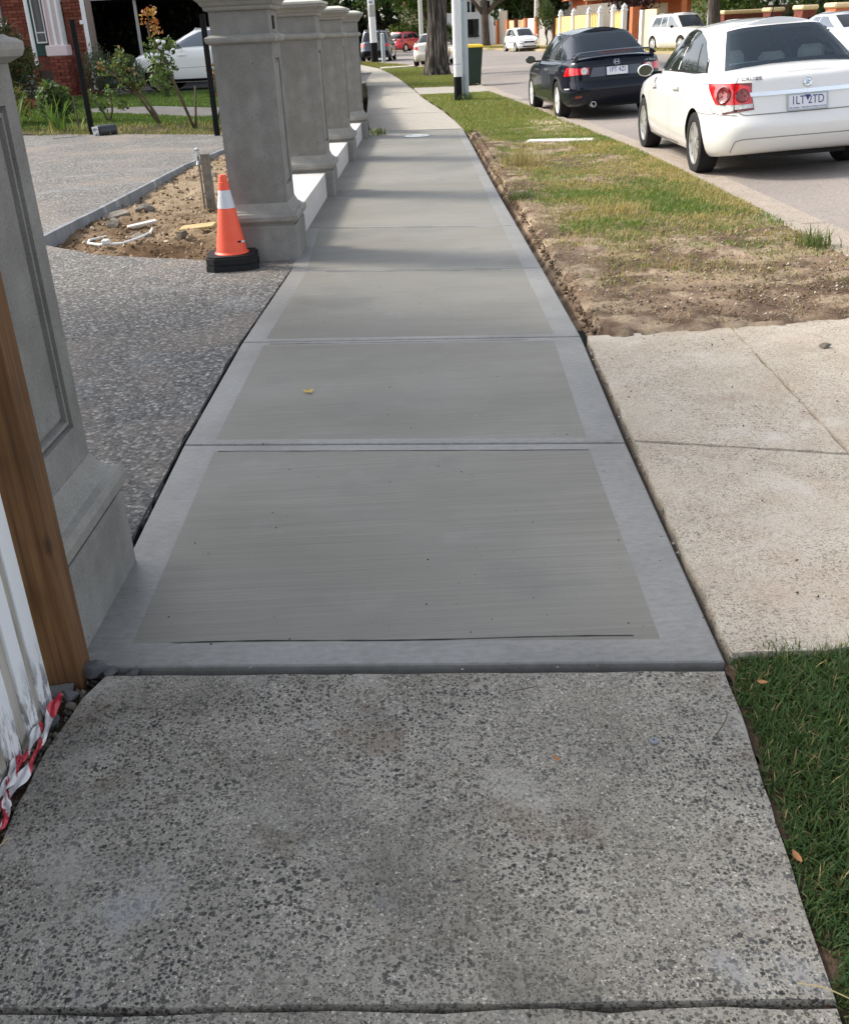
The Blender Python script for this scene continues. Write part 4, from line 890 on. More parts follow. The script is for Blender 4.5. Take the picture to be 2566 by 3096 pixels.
# ------------------------------------------------------------------ cars
def cat_rows(K,q):   # Catmull-Rom through key rows at fractional index q
    K=np.asarray(K,float); n=len(K); q=np.clip(np.asarray(q,float),0,n-1-1e-6); i=np.floor(q).astype(int); f=(q-i)[...,None]
    g=lambda j:K[np.clip(j,0,n-1)]
    p0,p1,p2,p3=g(i-1),g(i),g(i+1),g(i+2)
    m1=(p2-p0)*.5; m2=(p3-p1)*.5
    return (2*f**3-3*f**2+1)*p1+(f**3-2*f**2+f)*m1+(-2*f**3+3*f**2)*p2+(f**3-f**2)*m2
class Car:
    def __init__(s,d): s.d=d
    def ztop(s,y): return np.interp(y,[p[0] for p in s.d['ztop']],[p[1] for p in s.d['ztop']])
    def body(s,p,t):
        d=s.d; p=np.asarray(p,float); t=np.asarray(t,float); xy=cat_rows(d['plan'],p)
        X,Y=xy[...,0],xy[...,1]; pr=np.asarray(d['prof'])
        sx=np.interp(t,pr[:,0],pr[:,1]); dr=np.interp(t,pr[:,0],pr[:,2]); df=np.interp(t,pr[:,0],pr[:,3])
        wr=np.clip((d['ra']-Y)/(d['ra']-d['yr']),0,1)**1.5; wf=np.clip((Y-d['fa'])/(d['yf']-d['fa']),0,1)**1.5
        zb=d['zb']+d.get('rise',.06)*wr**2+.03*wf**2
        zt=s.ztop(Y); z=zb+t*(zt-zb)
        return np.stack([X*sx,Y+wr*dr-wf*df,z],-1)
    def gh(s,p,t):
        d=s.d; b=cat_rows(d['gb'],p); r=cat_rows(d['gr'],p); t=np.asarray(t,float)[...,None]
        v=b+(r-b)*t; c=d.get('ghb',.03); nrm=v[...,:2]-np.array([0,d.get('gc',-.2)]); L=np.linalg.norm(nrm,axis=-1,keepdims=True)+1e-6
        bul=4*t*(1-t)*c; v[...,:2]+=nrm/L*bul; return v
    def offs(s,fn,p,t,off):
        e=1e-3; a=fn(p,t); du=fn(np.asarray(p)+e,t)-fn(np.asarray(p)-e,t); dv=fn(p,np.asarray(t)+e)-fn(p,np.asarray(t)-e)
        n=np.cross(du,dv); n/=np.linalg.norm(n,axis=-1,keepdims=True)+1e-9; return a-n*off*s.sgn
    sgn=-1
    def patch(s,fn,quad,name,mat,parent,off=.004,nu=10,nv=5,side=1,thick=0,smooth=True):
        """quad: 4 (p,t) corners, in order bl, br, tr, tl (or a function u,v->(p,t))"""
        u,v=np.meshgrid(np.linspace(0,1,nu),np.linspace(0,1,nv))
        if callable(quad): P,T=quad(u,v)
        else:
            q=np.asarray(quad,float); w=((1-u)*(1-v))[...,None]*q[0]+(u*(1-v))[...,None]*q[1]+(u*v)[...,None]*q[2]+((1-u)*v)[...,None]*q[3]; P,T=w[...,0],w[...,1]
        A=s.offs(fn,P,T,off)
        A=A.copy(); A[...,0]*=side
        mb=MB(); mb.grid(A,flip=(side>0))
        # rim so that the patch has thickness
        B=s.offs(fn,P,T,-.004).copy(); B[...,0]*=side
        ring=[(0,j) for j in range(nu)]+[(i,nu-1) for i in range(1,nv)]+[(nv-1,j) for j in range(nu-2,-1,-1)]+[(i,0) for i in range(nv-2,0,-1)]
        n=len(ring); mb.add([A[i] for i in ring]+[B[i] for i in ring],[(k,(k+1)%n,n+(k+1)%n,n+k) for k in range(n)])
        return mb.build(name,mat,parent,smooth=smooth,angle=50)
    def line(s,fn,pts,mat,parent,name='panel_gap',wd=.004,off=.004,side=1,n=48):
        pts=np.asarray(pts,float); seg=np.linspace(0,len(pts)-1,n); P=np.interp(seg,range(len(pts)),pts[:,0]); T=np.interp(seg,range(len(pts)),pts[:,1])
        A=s.offs(fn,P,T,off); A=A.copy(); A[...,0]*=side
        nrm=s.offs(fn,P,T,off+.01); nrm=nrm.copy(); nrm[...,0]*=side; nrm-=A
        tg=np.gradient(A,axis=0); sd=np.cross(tg,nrm); sd/=np.linalg.norm(sd,axis=-1,keepdims=True)+1e-9
        return MB().grid(np.stack([A-sd*wd,A+sd*wd],1)).build(name,mat,parent)
    def build(s,name,label,loc,rot,paint,spec):
        d=s.d; g=thing(name,label,'car',loc,rot)
        s.g=g; s.paint=paint
        n=len(d['plan'])-1; ps=np.linspace(0,n,d.get('res',64)); ts=np.array([0,.04,.1,.18,.26,.34,.42,.5,.58,.66,.74,.82,.88,.93,.97,1.0])
        Pm,Tm=np.meshgrid(ps,ts); A=s.body(Pm,Tm)
        # round the shoulder
        bm=bmesh.new(); nt_,np_=A.shape[:2]
        # close the two centre seams: first and last column lie on x=0
        A[:,0,0]=0; A[:,-1,0]=0
        VL={};VR={}
        for i in range(nt_):
            for j in range(np_):
                v=bm.verts.new(A[i,j]); VR[i,j]=v
                VL[i,j]=v if j in(0,np_-1) else bm.verts.new((-A[i,j,0],A[i,j,1],A[i,j,2]))
        for i in range(nt_-1):
            for j in range(np_-1):
                bm.faces.new((VR[i,j],VR[i,j+1],VR[i+1,j+1],VR[i+1,j])); bm.faces.new((VL[i,j],VL[i+1,j],VL[i+1,j+1],VL[i,j+1]))
        for i,sg in ((nt_-1,1),(0,0)):
            cols=7; rows=[]
            for j in range(np_):
                a=VL[i,j]; b=VR[i,j]
                if a is b: rows.append([a]*cols); continue
                r=[a]
                for k in range(1,cols-1):
                    u=k/(cols-1); xx=a.co.x+(b.co.x-a.co.x)*u; cr=d['crown'](a.co.y)*min(1,(b.co.x/.72)**2) if sg else 0
                    r.append(bm.verts.new((xx,a.co.y,a.co.z+cr*(1-abs(2*u-1)**2.6))))
                r.append(b); rows.append(r)
            for j in range(np_-1):
                for k in range(cols-1):
                    q=[rows[j][k],rows[j][k+1],rows[j+1][k+1],rows[j+1][k]]; q2=[]
                    for v in q:
                        if v not in q2: q2.append(v)
                    if len(q2)>2:
                        try: bm.faces.new(q2 if sg else q2[::-1])
                        except ValueError: pass
        bmesh.ops.recalc_face_normals(bm,faces=bm.faces)
        me=bpy.data.meshes.new('body'); bm.to_mesh(me); bm.free(); me.materials.append(paint); me.materials.append(M['darkrim'])
        body=bpy.data.objects.new('body',me); C.objects.link(body)
        r=d['arch']; W=d['halfw']
        cm=MB()
        for ax in d['axles']:
            for sx in(-1,1):
                prof=[(-1,0)]
                Mx=Matrix.Translation((sx*(W-.07),ax,d['wr']))@Matrix.Rotation(R(90),4,'Y'); cm.lathe([(r,-.23),(r,.25)],32,M=Mx)
        cut=cm.build('cut',M['darkrim']); me2=cut.data; me2.materials.clear(); me2.materials.append(paint); me2.materials.append(M['darkrim']); me2.polygons.foreach_set('material_index',[1]*len(me2.polygons))
        bmc=bmesh.new(); bmc.from_mesh(me2); bmesh.ops.recalc_face_normals(bmc,faces=bmc.faces); bmc.to_mesh(me2); bmc.free()
        md=body.modifiers.new('b','BOOLEAN'); md.operation='DIFFERENCE'; md.object=cut; md.solver='EXACT'
        bpy.context.view_layer.update(); dg=bpy.context.evaluated_depsgraph_get(); nm=bpy.data.meshes.new_from_object(body.evaluated_get(dg))
        body.modifiers.clear()
        if len(nm.polygons)>200: body.data=nm
        bpy.data.objects.remove(cut)
        body.data.polygons.foreach_set('use_smooth',[True]*len(body.data.polygons)); body.data.set_sharp_from_angle(angle=R(32)); body.parent=g; body.name='body'
        # greenhouse shell
        n2=len(d['gb'])-1; ps=np.linspace(0,n2,d.get('res',64)); ts=np.linspace(0,1,13); wins=d.get('holes',[])
        Pm,Tm=np.meshgrid(ps,ts); A=s.gh(Pm,Tm); mb=MB()
        for side in(1,-1):
            B=A.copy(); B[...,0]*=side; f=[]; nn=len(ps)
            for i in range(len(ts)-1):
                for j in range(nn-1):
                    pc=(ps[j]+ps[j+1])/2; tc=(ts[i]+ts[i+1])/2
                    if any(p0<pc<p1 and t0<tc<t1 for p0,p1,t0,t1 in wins): continue
                    q=(i*nn+j,i*nn+j+1,(i+1)*nn+j+1,(i+1)*nn+j); f.append(q if side>0 else q[::-1])
            mb.add(B.reshape(-1,3),f)
        top=A[-1]; P=[]
        for j in range(len(ps)):
            x,y,z=top[j]; P.append([(x*(2*k/8-1),y,z+d['roofcrown']*(1-(2*k/8-1)**2)*min(1,abs(x)/.3)) for k in range(9)])
        mb.grid(np.array(P),flip=True); mb.build('roof',paint,g,smooth=True,angle=40)
        s.spec(spec)
        return g
    def wheel(s,x,y,kind,side):
        g=s.g; d=s.d; r=d['wr']; o=bpy.data.objects.new('wheel',None); C.objects.link(o); o.parent=g; o.location=(x,y,r); o.empty_display_size=.1
        Mx=Matrix.Rotation(R(90*side),4,'Y'); w_=.105; rr=r*.68
        ty=MB().lathe([(rr,-w_),(r*.93,-w_),(r,-w_*.75),(r,w_*.75),(r*.985,w_*.92),(r*.9,w_),(r*.72,w_*.95),(rr,w_*.8),(rr,-w_)],32,M=Mx).build('tyre',M['tyre'],o,smooth=True,angle=40)
        mb=MB().lathe([(rr*1.0,w_*.5),(rr*1.01,w_*.88),(rr*.95,w_*.86),(rr*.9,w_*.55)],32,M=Mx)
        n,sw,ew=kind
        for k in range(n):
            a=2*math.pi*k/n+.2; ca,sa=math.cos(a),math.sin(a)
            def pp(rad,off,z): return Mx@Vector((ca*rad-sa*off,sa*rad+ca*off,z))
            v=[pp(.03,-sw*.8,w_*.82),pp(.03,sw*.8,w_*.82),pp(rr*.94,ew,w_*.78),pp(rr*.94,-ew,w_*.78),pp(.03,-sw*.8,w_*.6),pp(.03,sw*.8,w_*.6),pp(rr*.94,ew,w_*.55),pp(rr*.94,-ew,w_*.55)]
            mb.add(v,[(0,1,2,3),(7,6,5,4),(0,3,7,4),(1,5,6,2),(0,4,5,1),(3,2,6,7)])
        mb.lathe([(.055,w_*.5),(.055,w_*.84),(.04,w_*.9),(.01,w_*.9)],16,M=Mx)
        mb.build('rim',M[s.d.get('rimmat','alloy')],o,smooth=True,angle=40)
        MB().lathe([(rr*.96,w_*.2),(rr*.96,w_*.34)],24,M=Mx).build('spoke_shade_disc',M['darkrim'],o)  # dark disc standing in for the shade behind the spokes
    def spec(s,sp):
        d=s.d; g=s.g
        for ax in d['axles']:
            for sx in(-1,1): s.wheel(sx*(d['track']),ax,sp.get('wheel',(7,.03,.045)),sx)
        MB().box(-d['halfw']*.55,d['halfw']*.55,d['yr']+.25,d['yf']-.3,.2,.42).build('underbody',M['darkrim'],g)
        gl=M['gdark']
        for w_ in sp.get('windows',[]):   # (name, quad, material, sides)
            nm,q,mt,sides=w_
            for sd_ in sides: s.patch(s.gh,q,nm,M[mt],g,off=.005,nu=12,nv=8,side=sd_)
        for w_ in sp.get('ghpatch',[]):
            nm,q,mt,sides,off=w_
            for sd_ in sides: s.patch(s.gh,q,nm,M[mt],g,off=off,nu=10,nv=4,side=sd_)
        for w_ in sp.get('bpatch',[]):
            nm,q,mt,sides,off=w_
            for sd_ in sides: s.patch(s.body,q,nm,M[mt],g,off=off,nu=10,nv=5,side=sd_)
        for w_ in sp.get('lines',[]):
            fn,pts,mt,sides=w_[:4]
            for sd_ in sides: s.line(s.gh if fn=='g' else s.body,pts,M[mt],g,side=sd_,wd=w_[4] if len(w_)>4 else .004)
        for x,y,z,mt in sp.get('mirror',[]):
            for sd_ in(-1,1):
                ms=Matrix.Diagonal((1.15,1,.85,1))@Matrix.Rotation(R(90),4,'X')
                o=MB().lathe([(.066,.03),(.079,.02),(.083,0),(.079,-.03),(.062,-.06),(.03,-.078),(.004,-.08)],24,M=ms).build('side_mirror',M[mt],g,smooth=True,angle=50); o.location=(sd_*x,y,z); o.rotation_euler=(0,0,sd_*.2)
                MB().lathe([(.072,.0),(.072,.031),(.066,.0335)],24,M=ms).build('mirror_glass',M['mirror'],o)
                MB().box(-.20,-.05,-.02,.02,-.05,-.02,.008).build('mirror_arm',M['black'],o) if sd_>0 else MB().box(.05,.20,-.02,.02,-.05,-.02,.008).build('mirror_arm',M['black'],o)
    def rear_frame(s,t,off=.0,x=0.0):
        """matrix: x right, y up along the tail, z outwards, on the centre line of the tail at height t"""
        a=s.body(np.array(.02),np.array(t)); b=s.body(np.array(.02),np.array(t+.05)); a[0]=0;b[0]=0
        up=Vector(b-a).normalized(); xr=Vector((1,0,0)); z=xr.cross(up)
        p=Vector(a)+z*off+xr*x
        return Matrix(((xr.x,up.x,z.x,p.x),(xr.y,up.y,z.y,p.y),(xr.z,up.z,z.z,p.z),(0,0,0,1)))
    def plate(s,t,body,sub=None,off=.008,frame='black',col='plateblue',w=.372,h=.134,x=0):
        m=s.rear_frame(t,off,x)
        p=MB().box(-w/2,w/2,-h/2,h/2,-.004,.004,.002).build('number_plate',M['plate'],s.g); p.matrix_local=m
        MB().box(-w/2-.012,w/2+.012,-h/2-.012,-h/2+.001,-.006,.0065).box(-w/2-.012,w/2+.012,h/2-.001,h/2+.012,-.006,.0065).box(-w/2-.012,-w/2+.001,-h/2,h/2,-.006,.0065).box(w/2-.001,w/2+.012,-h/2,h/2,-.006,.0065).build('plate_frame',M[frame],p)
        if body: text(body,.112,M[col],p,Matrix.Translation((0,.012,.0048)),.0006,name='plate_lettering',sx=.78)
        if sub: text(sub,.022,M[col],p,Matrix.Translation((0,-.054,.0048)),.0006,name='plate_slogan')
        return p
def sedan(L=4.6,W=.895,wb=2.685,ro=.98,belt=.98,deck=1.07,roof=1.425,hood=.92,nose=.70,wr=.315,track=None):
    yr=-wb/2-ro; yf=yr+L
    d=dict(halfw=W,yr=yr,yf=yf,ra=-wb/2+.25,fa=wb/2-.1,zb=.20,axles=(-wb/2,wb/2),wr=wr,arch=wr+.045,track=(track or W-.115))
    d['plan']=[(0,yr),(.40,yr+.016),(.63,yr+.08),(.765,yr+.215),(W-.045,yr+.44),(W-.008,yr+.75),(W,-.9),(W,-.2),(W,.5),(W-.008,1.0),(W-.025,1.45),(W-.10,yf-.32),(W-.24,yf-.15),(.40,yf-.03),(0,yf)]
    d['ztop']=[(yr,deck-.075),(yr+.12,deck-.065),(yr+.5,deck-.06),(-.9,belt),(.4,belt-.02),(1.0,hood),(yf-.6,hood-.08),(yf-.15,nose+.03),(yf,nose-.04)]
    d['prof']=[(0,.90,.16,.16),(.04,.935,.10,.1),(.10,.962,.06,.06),(.18,.982,.03,.03),(.26,.993,.008,.01),(.34,1.0,.0,.0),(.46,1.0,.012,.01),(.50,1.0,.045,.02),(.58,1.0,.06,.03),(.74,1.0,.085,.06),(.85,.988,.10,.09),(.93,.962,.11,.12),(.97,.935,.13,.15),(1,.895,.16,.2)]
    d['crown']=lambda y: .06 if y<-1.2 else .085
    d['gb']=[(0,yr+.50,deck-.03),(.40,yr+.51,deck-.035),(.60,yr+.56,deck-.05),(W-.175,yr+.74,belt-.01),(W-.12,-.98,belt-.02),(W-.105,-.5,belt-.02),(W-.10,0,belt-.025),(W-.105,.42,belt-.03),(W-.14,.85,belt-.04),(W-.28,1.1,belt-.035),(.36,1.22,belt-.02),(0,1.26,belt)]
    d['gr']=[(0,-1.14,roof),(.32,-1.13,roof-.004),(.44,-1.09,roof-.018),(.515,-.96,roof-.032),(.548,-.72,roof-.024),(.56,-.42,roof-.012),(.563,-.15,roof-.008),(.556,.06,roof-.012),(.54,.22,roof-.022),(.49,.31,roof-.022),(.30,.37,roof-.012),(0,.39,roof-.004)]
    d['roofcrown']=.062; d['gc']=-.1; d['ghb']=.038
    return d
# key ids: body plan p 0 rear centre,3 rear corner,4..5 quarter, 6 rear arch, 7 mid, 9..10 front arch, 14 nose;  greenhouse p 0..2.4 rear window, 3.4..8 side, 9..11 windscreen
side=lambda p0,p1,lo,hi,e0=0.0,e1=0.0: (lambda u,v:( (p0+e0*v)+((p1+e1*v)-(p0+e0*v))*u, lo+(hi-lo)*v))
M['badgegrey']=simple('badge_grey_chrome',(.2,.2,.2),.3,.5,.6,var=.1)
def white_sedan():
    d=sedan(); d['res']=96; d['holes']=[(-1,2.2,.12,.88)]; c=Car(d)
    arc=lambda u,v:(3.55+(5.55-3.55)*u, .10+v*(np.interp(u,[0,.12,.3,.6,1],[.30,.52,.70,.80,.84])))
    arcf=lambda u,v:(5.68+(8.45-5.68)*u, .10+v*(np.interp(u,[0,.3,.55,.8,1],[.84,.84,.78,.56,.12])))
    sp=dict(wheel=(7,.026,.05),windows=[('rear_window',[(0,.05),(2.46,.04),(2.42,.93),(0,.94)],'gclear',(1,-1)),('side_window',arc,'gtint2',(1,-1)),('side_window',arcf,'gtint2',(1,-1)),('windscreen',[(9.2,.08),(11,.08),(11,.92),(9.1,.92)],'gdark',(1,-1))],
      ghpatch=[('window_surround',lambda u,v:(3.45+(8.6-3.45)*u,.055+v*(np.interp(u,[0,.05,.1,.35,.6,.8,.93,1],[.30,.5,.68,.92,.94,.86,.4,.05]))),'black',(1,-1),.002),
        ('window_frit',[(2.22,.03),(2.50,.03),(2.46,.95),(2.14,.95)],'black',(1,-1),.003),('window_frit',[(0,.035),(2.5,.03),(2.5,.15),(0,.15)],'black',(1,-1),.003),('window_frit',[(0,.86),(2.4,.86),(2.44,.95),(0,.955)],'black',(1,-1),.003),
        ('quarter_bar',[(3.98,.12),(4.05,.12),(4.32,.70),(4.26,.70)],'black',(1,-1),.007)],
      bpatch=[('tail_light',[(2.35,.645),(3.5,.655),(4.25,.89),(2.42,.90)],'red',(1,-1),.010),('tail_light',[(1.47,.655),(2.31,.645),(2.37,.895),(1.60,.86)],'red',(1,-1),.008),
        ('reversing_lens',[(2.36,.575),(3.1,.55),(3.49,.65),(2.36,.642)],'clearlens',(1,-1),.010),('reversing_lens',[(1.44,.60),(2.31,.585),(2.32,.642),(1.47,.652)],'clearlens',(1,-1),.008),('light_surround',[(1.40,.575),(3.05,.53),(4.32,.90),(1.57,.905)],'redd',(1,-1),.004),
        ('light_rim',[(2.31,.57),(2.36,.57),(2.43,.90),(2.36,.90)],'gap',(1,-1),.009),
        ('chrome_strip',[(0,.735),(1.54,.735),(1.60,.785),(0,.785)],'chrome',(1,-1),.012),
        ('fuel_flap',[(4.6,.70),(4.9,.70),(4.9,.85),(4.6,.85)],'pwhite',(1,),.002),
        ('door_handle',[(6.35,.80),(6.75,.80),(6.75,.845),(6.35,.845)],'pwhite',(1,-1),.03),('door_handle',[(8.0,.79),(8.4,.79),(8.4,.835),(8.0,.835)],'pwhite',(1,-1),.03),
        ('mud_flap',[(5.0,-.06),(5.2,-.06),(5.22,.2),(5.02,.2)],'gapw',(1,-1),.004),
        ('sill_strip',[(6.6,.03),(9.3,.03),(9.3,.07),(6.6,.07)],'gapw',(1,-1),.004)],
      lines=[('b',[(0,.512),(1.75,.512),(2.0,.53),(2.22,.60)],'gapw',(1,-1),.0045),('b',[(2.2,.515),(3.2,.53),(3.75,.56),(4.0,.64)],'gapw',(1,-1),.0035),('b',[(5.15,.55),(4.2,.54),(3.6,.545)],'gapw',(1,-1),.003),('b',[(2.38,.86),(2.33,.97)],'gapw',(1,-1),.004),
        ('b',[(7.05,.05),(7.05,.99)],'gapw',(1,-1),.0035),('b',[(8.75,.05),(8.8,.99)],'gapw',(1,-1),.0035),('b',[(6.15,.56),(5.95,.85),(5.8,.99)],'gapw',(1,-1),.0035),
        ('b',[(0,.215),(1.9,.215),(2.3,.19),(2.7,.05)],'gapw',(1,-1),.004),('g',[(2.62,.0),(2.6,.99)],'gapw',(1,-1),.004)],
      mirror=[(.99,.68,.99,'pwhite')])
    g=c.build('parked_car','white sedan with red tail lights, nearest car at the kerb',(4.03,12.72,.0),(0,R(-2.3),R(-.9)),M['pwhite'],sp)
    # tail light lamps (round inner lenses)
    for sd in(1,-1):
        for q,rr in (((3.0,.765),.088),((1.93,.755),.066)):
            a=c.offs(c.body,np.array(q[0]),np.array(q[1]),.013); b=c.offs(c.body,np.array(q[0]),np.array(q[1]),.05); n=Vector(b-a).normalized(); a=Vector(a)
            a.x*=sd; n.x*=sd; mx=Matrix.Translation(a)@n.to_track_quat('Z','Y').to_matrix().to_4x4()
            MB().lathe([(rr,-.01),(rr,.003),(rr*.86,.006),(rr*.8,.002),(rr*.4,.0),(.004,-.004)],24,M=mx).build('round_lamp',M['redd'],g,smooth=True,angle=40)
    p=c.plate(.625,'1LT 2TD','VICTORIA - THE EDUCATION STATE',.012,'galv')
    MB().add([(-.028,.062,.0055),(.028,.062,.0055),(0,.005,.0055)],[(2,1,0)]).build('plate_triangle',M['plateblue'],p)
    m=c.rear_frame(.865,.006); e=thing('e',None,None); e.name='boot_badge'; e.parent=g; e.matrix_local=m
    MB().lathe([(.046,-.006),(.046,.004),(.040,.008),(.036,.004),(.004,.004)],28).build('badge_ring',M['chrome'],e,smooth=True,angle=40)
    MB().tube([(-.02,-.018,.006),(-.005,.004,.008),(.012,.012,.008),(.022,.002,.006)],.006,6).tube([(-.008,-.022,.006),(.006,-.006,.008),(.02,-.02,.006)],.005,6).tube([(-.018,.012,.006),(-.005,.02,.007),(.006,.024,.006)],.004,6).build('badge_emblem',M['galv'],e)
    a=Vector(c.offs(c.body,np.array(1.62),np.array(.94),.016)); a.x*=-1
    m2=c.rear_frame(.935,.006); m2.translation=a; text('CRUZE',.05,M['badgegrey'],g,m2,.003,name='boot_lettering',sx=1.3)
    a=Vector(c.offs(c.body,np.array(1.70),np.array(.575),.004)); m2=c.rear_frame(.575,.006); m2.translation=a; text('eco',.035,simple('green_badge',(.02,.28,.1),.4),g,m2,.002,name='boot_lettering')
    # aerial, seats seen through the rear window
    MB().box(-.035,.035,-.05,.05,-.005,.018,.006).tube([(0,0,.01),(0,-.09,.16)],.005,6).build('aerial',M['black'],g).location=(0,-.98,1.468)
    MB().box(-.62,.62,-1.75,-1.02,1.0,1.035,.01).build('parcel_shelf',M['seat'],g)
    for x in(-.44,.0,.42):
        MB().box(x-.14,x+.14,-1.13,-1.02,1.03,1.19 if x else 1.15,.045).build('headrest',M['seat'],g)
    for x in(-.38,.38):
        MB().box(x-.26,x+.26,-.30,-.16,.9,1.16,.05).build('front_seat',M['seatd'],g); MB().box(x-.13,x+.13,-.27,-.17,1.17,1.34,.04).build('headrest',M['seatd'],g)
    MB().box(-.6,-.2,-1.6,-1.25,1.036,1.075,.015).build('paper_bundle',M['paper'],g); MB().box(.2,.32,-1.5,-1.42,1.036,1.075,.012).build('tissue_box',M['paper'],g)
    MB().box(-.64,.64,-1.74,.9,.9,.995).build('cabin_floor',M['seatd'],g)
    return c
def dark_sedan():
    d=sedan(L=4.67,W=.88,wb=2.67,ro=1.04,belt=.945,deck=1.04,roof=1.395,hood=.90,nose=.68,wr=.32); d['res']=90; d['rimmat']='white_alloy'
    d['holes']=[(-1,2.2,.12,.88)]
    c=Car(d)
    arc=lambda u,v:(3.75+(5.5-3.75)*u, .10+v*(np.interp(u,[0,.15,.35,.6,1],[.30,.62,.76,.82,.84])))
    arcf=lambda u,v:(5.62+(8.5-5.62)*u, .10+v*(np.interp(u,[0,.3,.55,.8,1],[.84,.84,.78,.56,.12])))
    sp=dict(wheel=(5,.035,.07),windows=[('rear_window',[(0,.05),(2.46,.04),(2.42,.93),(0,.94)],'gclear',(1,-1)),('side_window',arc,'gdark',(1,-1)),('side_window',arcf,'gdark',(1,-1)),('windscreen',[(9.2,.08),(11,.08),(11,.92),(9.1,.92)],'gdark',(1,-1))],
      ghpatch=[('window_trim',lambda u,v:(3.6+(8.6-3.6)*u,.05+v*(np.interp(u,[0,.05,.1,.35,.6,.8,.93,1],[.30,.5,.68,.92,.94,.86,.4,.05]))),'chrome',(1,-1),.002),
        ('window_frit',[(2.22,.03),(2.50,.03),(2.46,.95),(2.14,.95)],'black',(1,-1),.003),('window_frit',[(0,.035),(2.5,.03),(2.5,.15),(0,.15)],'black',(1,-1),.003),('window_frit',[(0,.86),(2.4,.86),(2.44,.95),(0,.955)],'black',(1,-1),.003)],
      bpatch=[('tail_light',[(2.1,.69),(4.05,.67),(3.6,.855),(2.2,.83)],'red',(1,-1),.008),('tail_light',[(1.28,.69),(2.07,.69),(2.15,.83),(1.30,.845)],'red',(1,-1),.008),
        ('bumper_reflector',[(1.9,.19),(2.6,.18),(2.6,.23),(1.9,.24)],'redd',(1,-1),.004),('plate_recess',[(0,.63),(1.22,.63),(1.05,.83),(0,.835)],'pgrey2',(1,-1),.003),
        ('bumper_light',[(3.3,.39),(4.1,.39),(4.1,.42),(3.3,.42)],'clearlens',(1,-1),.004),
        ('door_handle',[(6.35,.80),(6.75,.80),(6.75,.85),(6.35,.85)],'chrome',(1,-1),.03),('door_handle',[(8.0,.79),(8.4,.79),(8.4,.84),(8.0,.84)],'chrome',(1,-1),.03),
        ('sill_strip',[(6.6,.10),(9.3,.10),(9.3,.14),(6.6,.14)],'pgrey2',(1,-1),.006)],
      lines=[('b',[(0,.53),(1.4,.53),(2.1,.56),(2.1,.69)],'gap',(1,-1)),('b',[(7.05,.05),(7.05,.99)],'gap',(1,-1)),('b',[(8.75,.05),(8.8,.99)],'gap',(1,-1))],
      mirror=[(.97,.68,.96,'pblack')])
    g=c.build('parked_car','dark blue black sedan with boot spoiler, parked ahead of the white one',(3.56,20.75,-.01),(0,R(-2.3),R(3.2)),M['pblack'],sp)
    for sd in(1,-1):
        a=Vector(c.offs(c.body,np.array(1.62),np.array(.765),.011)); b=Vector(c.offs(c.body,np.array(1.62),np.array(.765),.05)); n=(b-a).normalized(); a.x*=sd;n.x*=sd
        mx=Matrix.Translation(a)@n.to_track_quat('Z','Y').to_matrix().to_4x4()
        MB().lathe([(.058,-.01),(.058,.004),(.03,.006),(.026,.002),(.003,.002)],22,M=mx).build('round_lamp',M['clearlens'],g,smooth=True,angle=40)
    c.plate(.73,'1PT 4ZI',None,.016,'black')
    m=c.rear_frame(.915,.008); e=thing('e',None,None); e.name='boot_badge'; e.parent=g; e.matrix_local=m
    MB().box(-.033,-.022,-.03,.03,-.003,.006).box(.022,.033,-.03,.03,-.003,.006).box(-.022,.022,-.006,.006,-.003,.006).build('badge_emblem',M['chrome'],e)
    MB().tube([(-.045,.042,.0),(-.05,0,0),(-.04,-.042,0),(.04,-.042,0),(.05,0,0),(.045,.042,0),(-.045,.042,0)],.005,6).build('badge_ring',M['chrome'],e)
    a=Vector(c.offs(c.body,np.array(1.55),np.array(.905),.004)); m2=c.rear_frame(.905,.006); m2.translation=a; text('Accord Euro',.055,M['alloy'],g,m2,.002,name='boot_lettering')
    # boot spoiler on two legs
    yr=d['yr']; P=[]
    for k in range(25):
        x=-.72+1.44*k/24; u=abs(x)/.72; z=1.065+.022*(1-u**2)-.07*max(0,(u-.86)/.14)**1.3; y=yr+.13+.10*u**2
        P.append([(x,y,z),(x,y+.03,z+.018),(x,y+.17,z+.02),(x,y+.17,z-.004),(x,y+.03,z-.008),(x,y,z)])
    MB().grid(np.array(P)).build('boot_spoiler',M['pblack'],g,smooth=True,angle=50)
    for sd in(-1,1): MB().box(sd*.66-.03,sd*.66+.03,yr+.26,yr+.36,.93,1.06,.008).build('spoiler_leg',M['pblack'],g)
    MB().box(-.3,.3,yr+.122,yr+.128,1.066,1.08).build('brake_light',M['redd'],g)
    Mx=Matrix.Translation((-.42,yr+.14,.27))@Matrix.Rotation(R(90),4,'X'); MB().lathe([(.048,-.12),(.048,.10),(.038,.10),(.036,-.05)],18,M=Mx).build('exhaust_tip',M['alloy'],g,smooth=True,angle=40)
    MB().box(-.6,.6,-1.7,-1.0,.97,1.0,.01).build('parcel_shelf',M['seatd'],g)
    for x in(-.4,.4):
        MB().box(x-.14,x+.14,-1.1,-.98,1.0,1.18,.05).build('headrest',M['seatd'],g); MB().box(x-.25,x+.25,-.3,-.16,.9,1.28,.06).build('front_seat',M['seatd'],g)
M['gtint2']=M['gtint']; 
_m=Mat('dark_side_glass',.04,.6); _m.col((.018,.022,.022)); M['gtint2']=_m.m
M['white_alloy']=simple('bright_alloy',(.75,.75,.76),.35,.5,.3,var=.05); M['pgrey2']=simple('dark_blue_grey_trim',(.07,.08,.10),.3,.5,.2,.5,var=.05)
M['mirror']=simple('mirror_glass',(.16,.18,.16),.08,.6,.8,var=.1)
white_sedan(); dark_sedan()
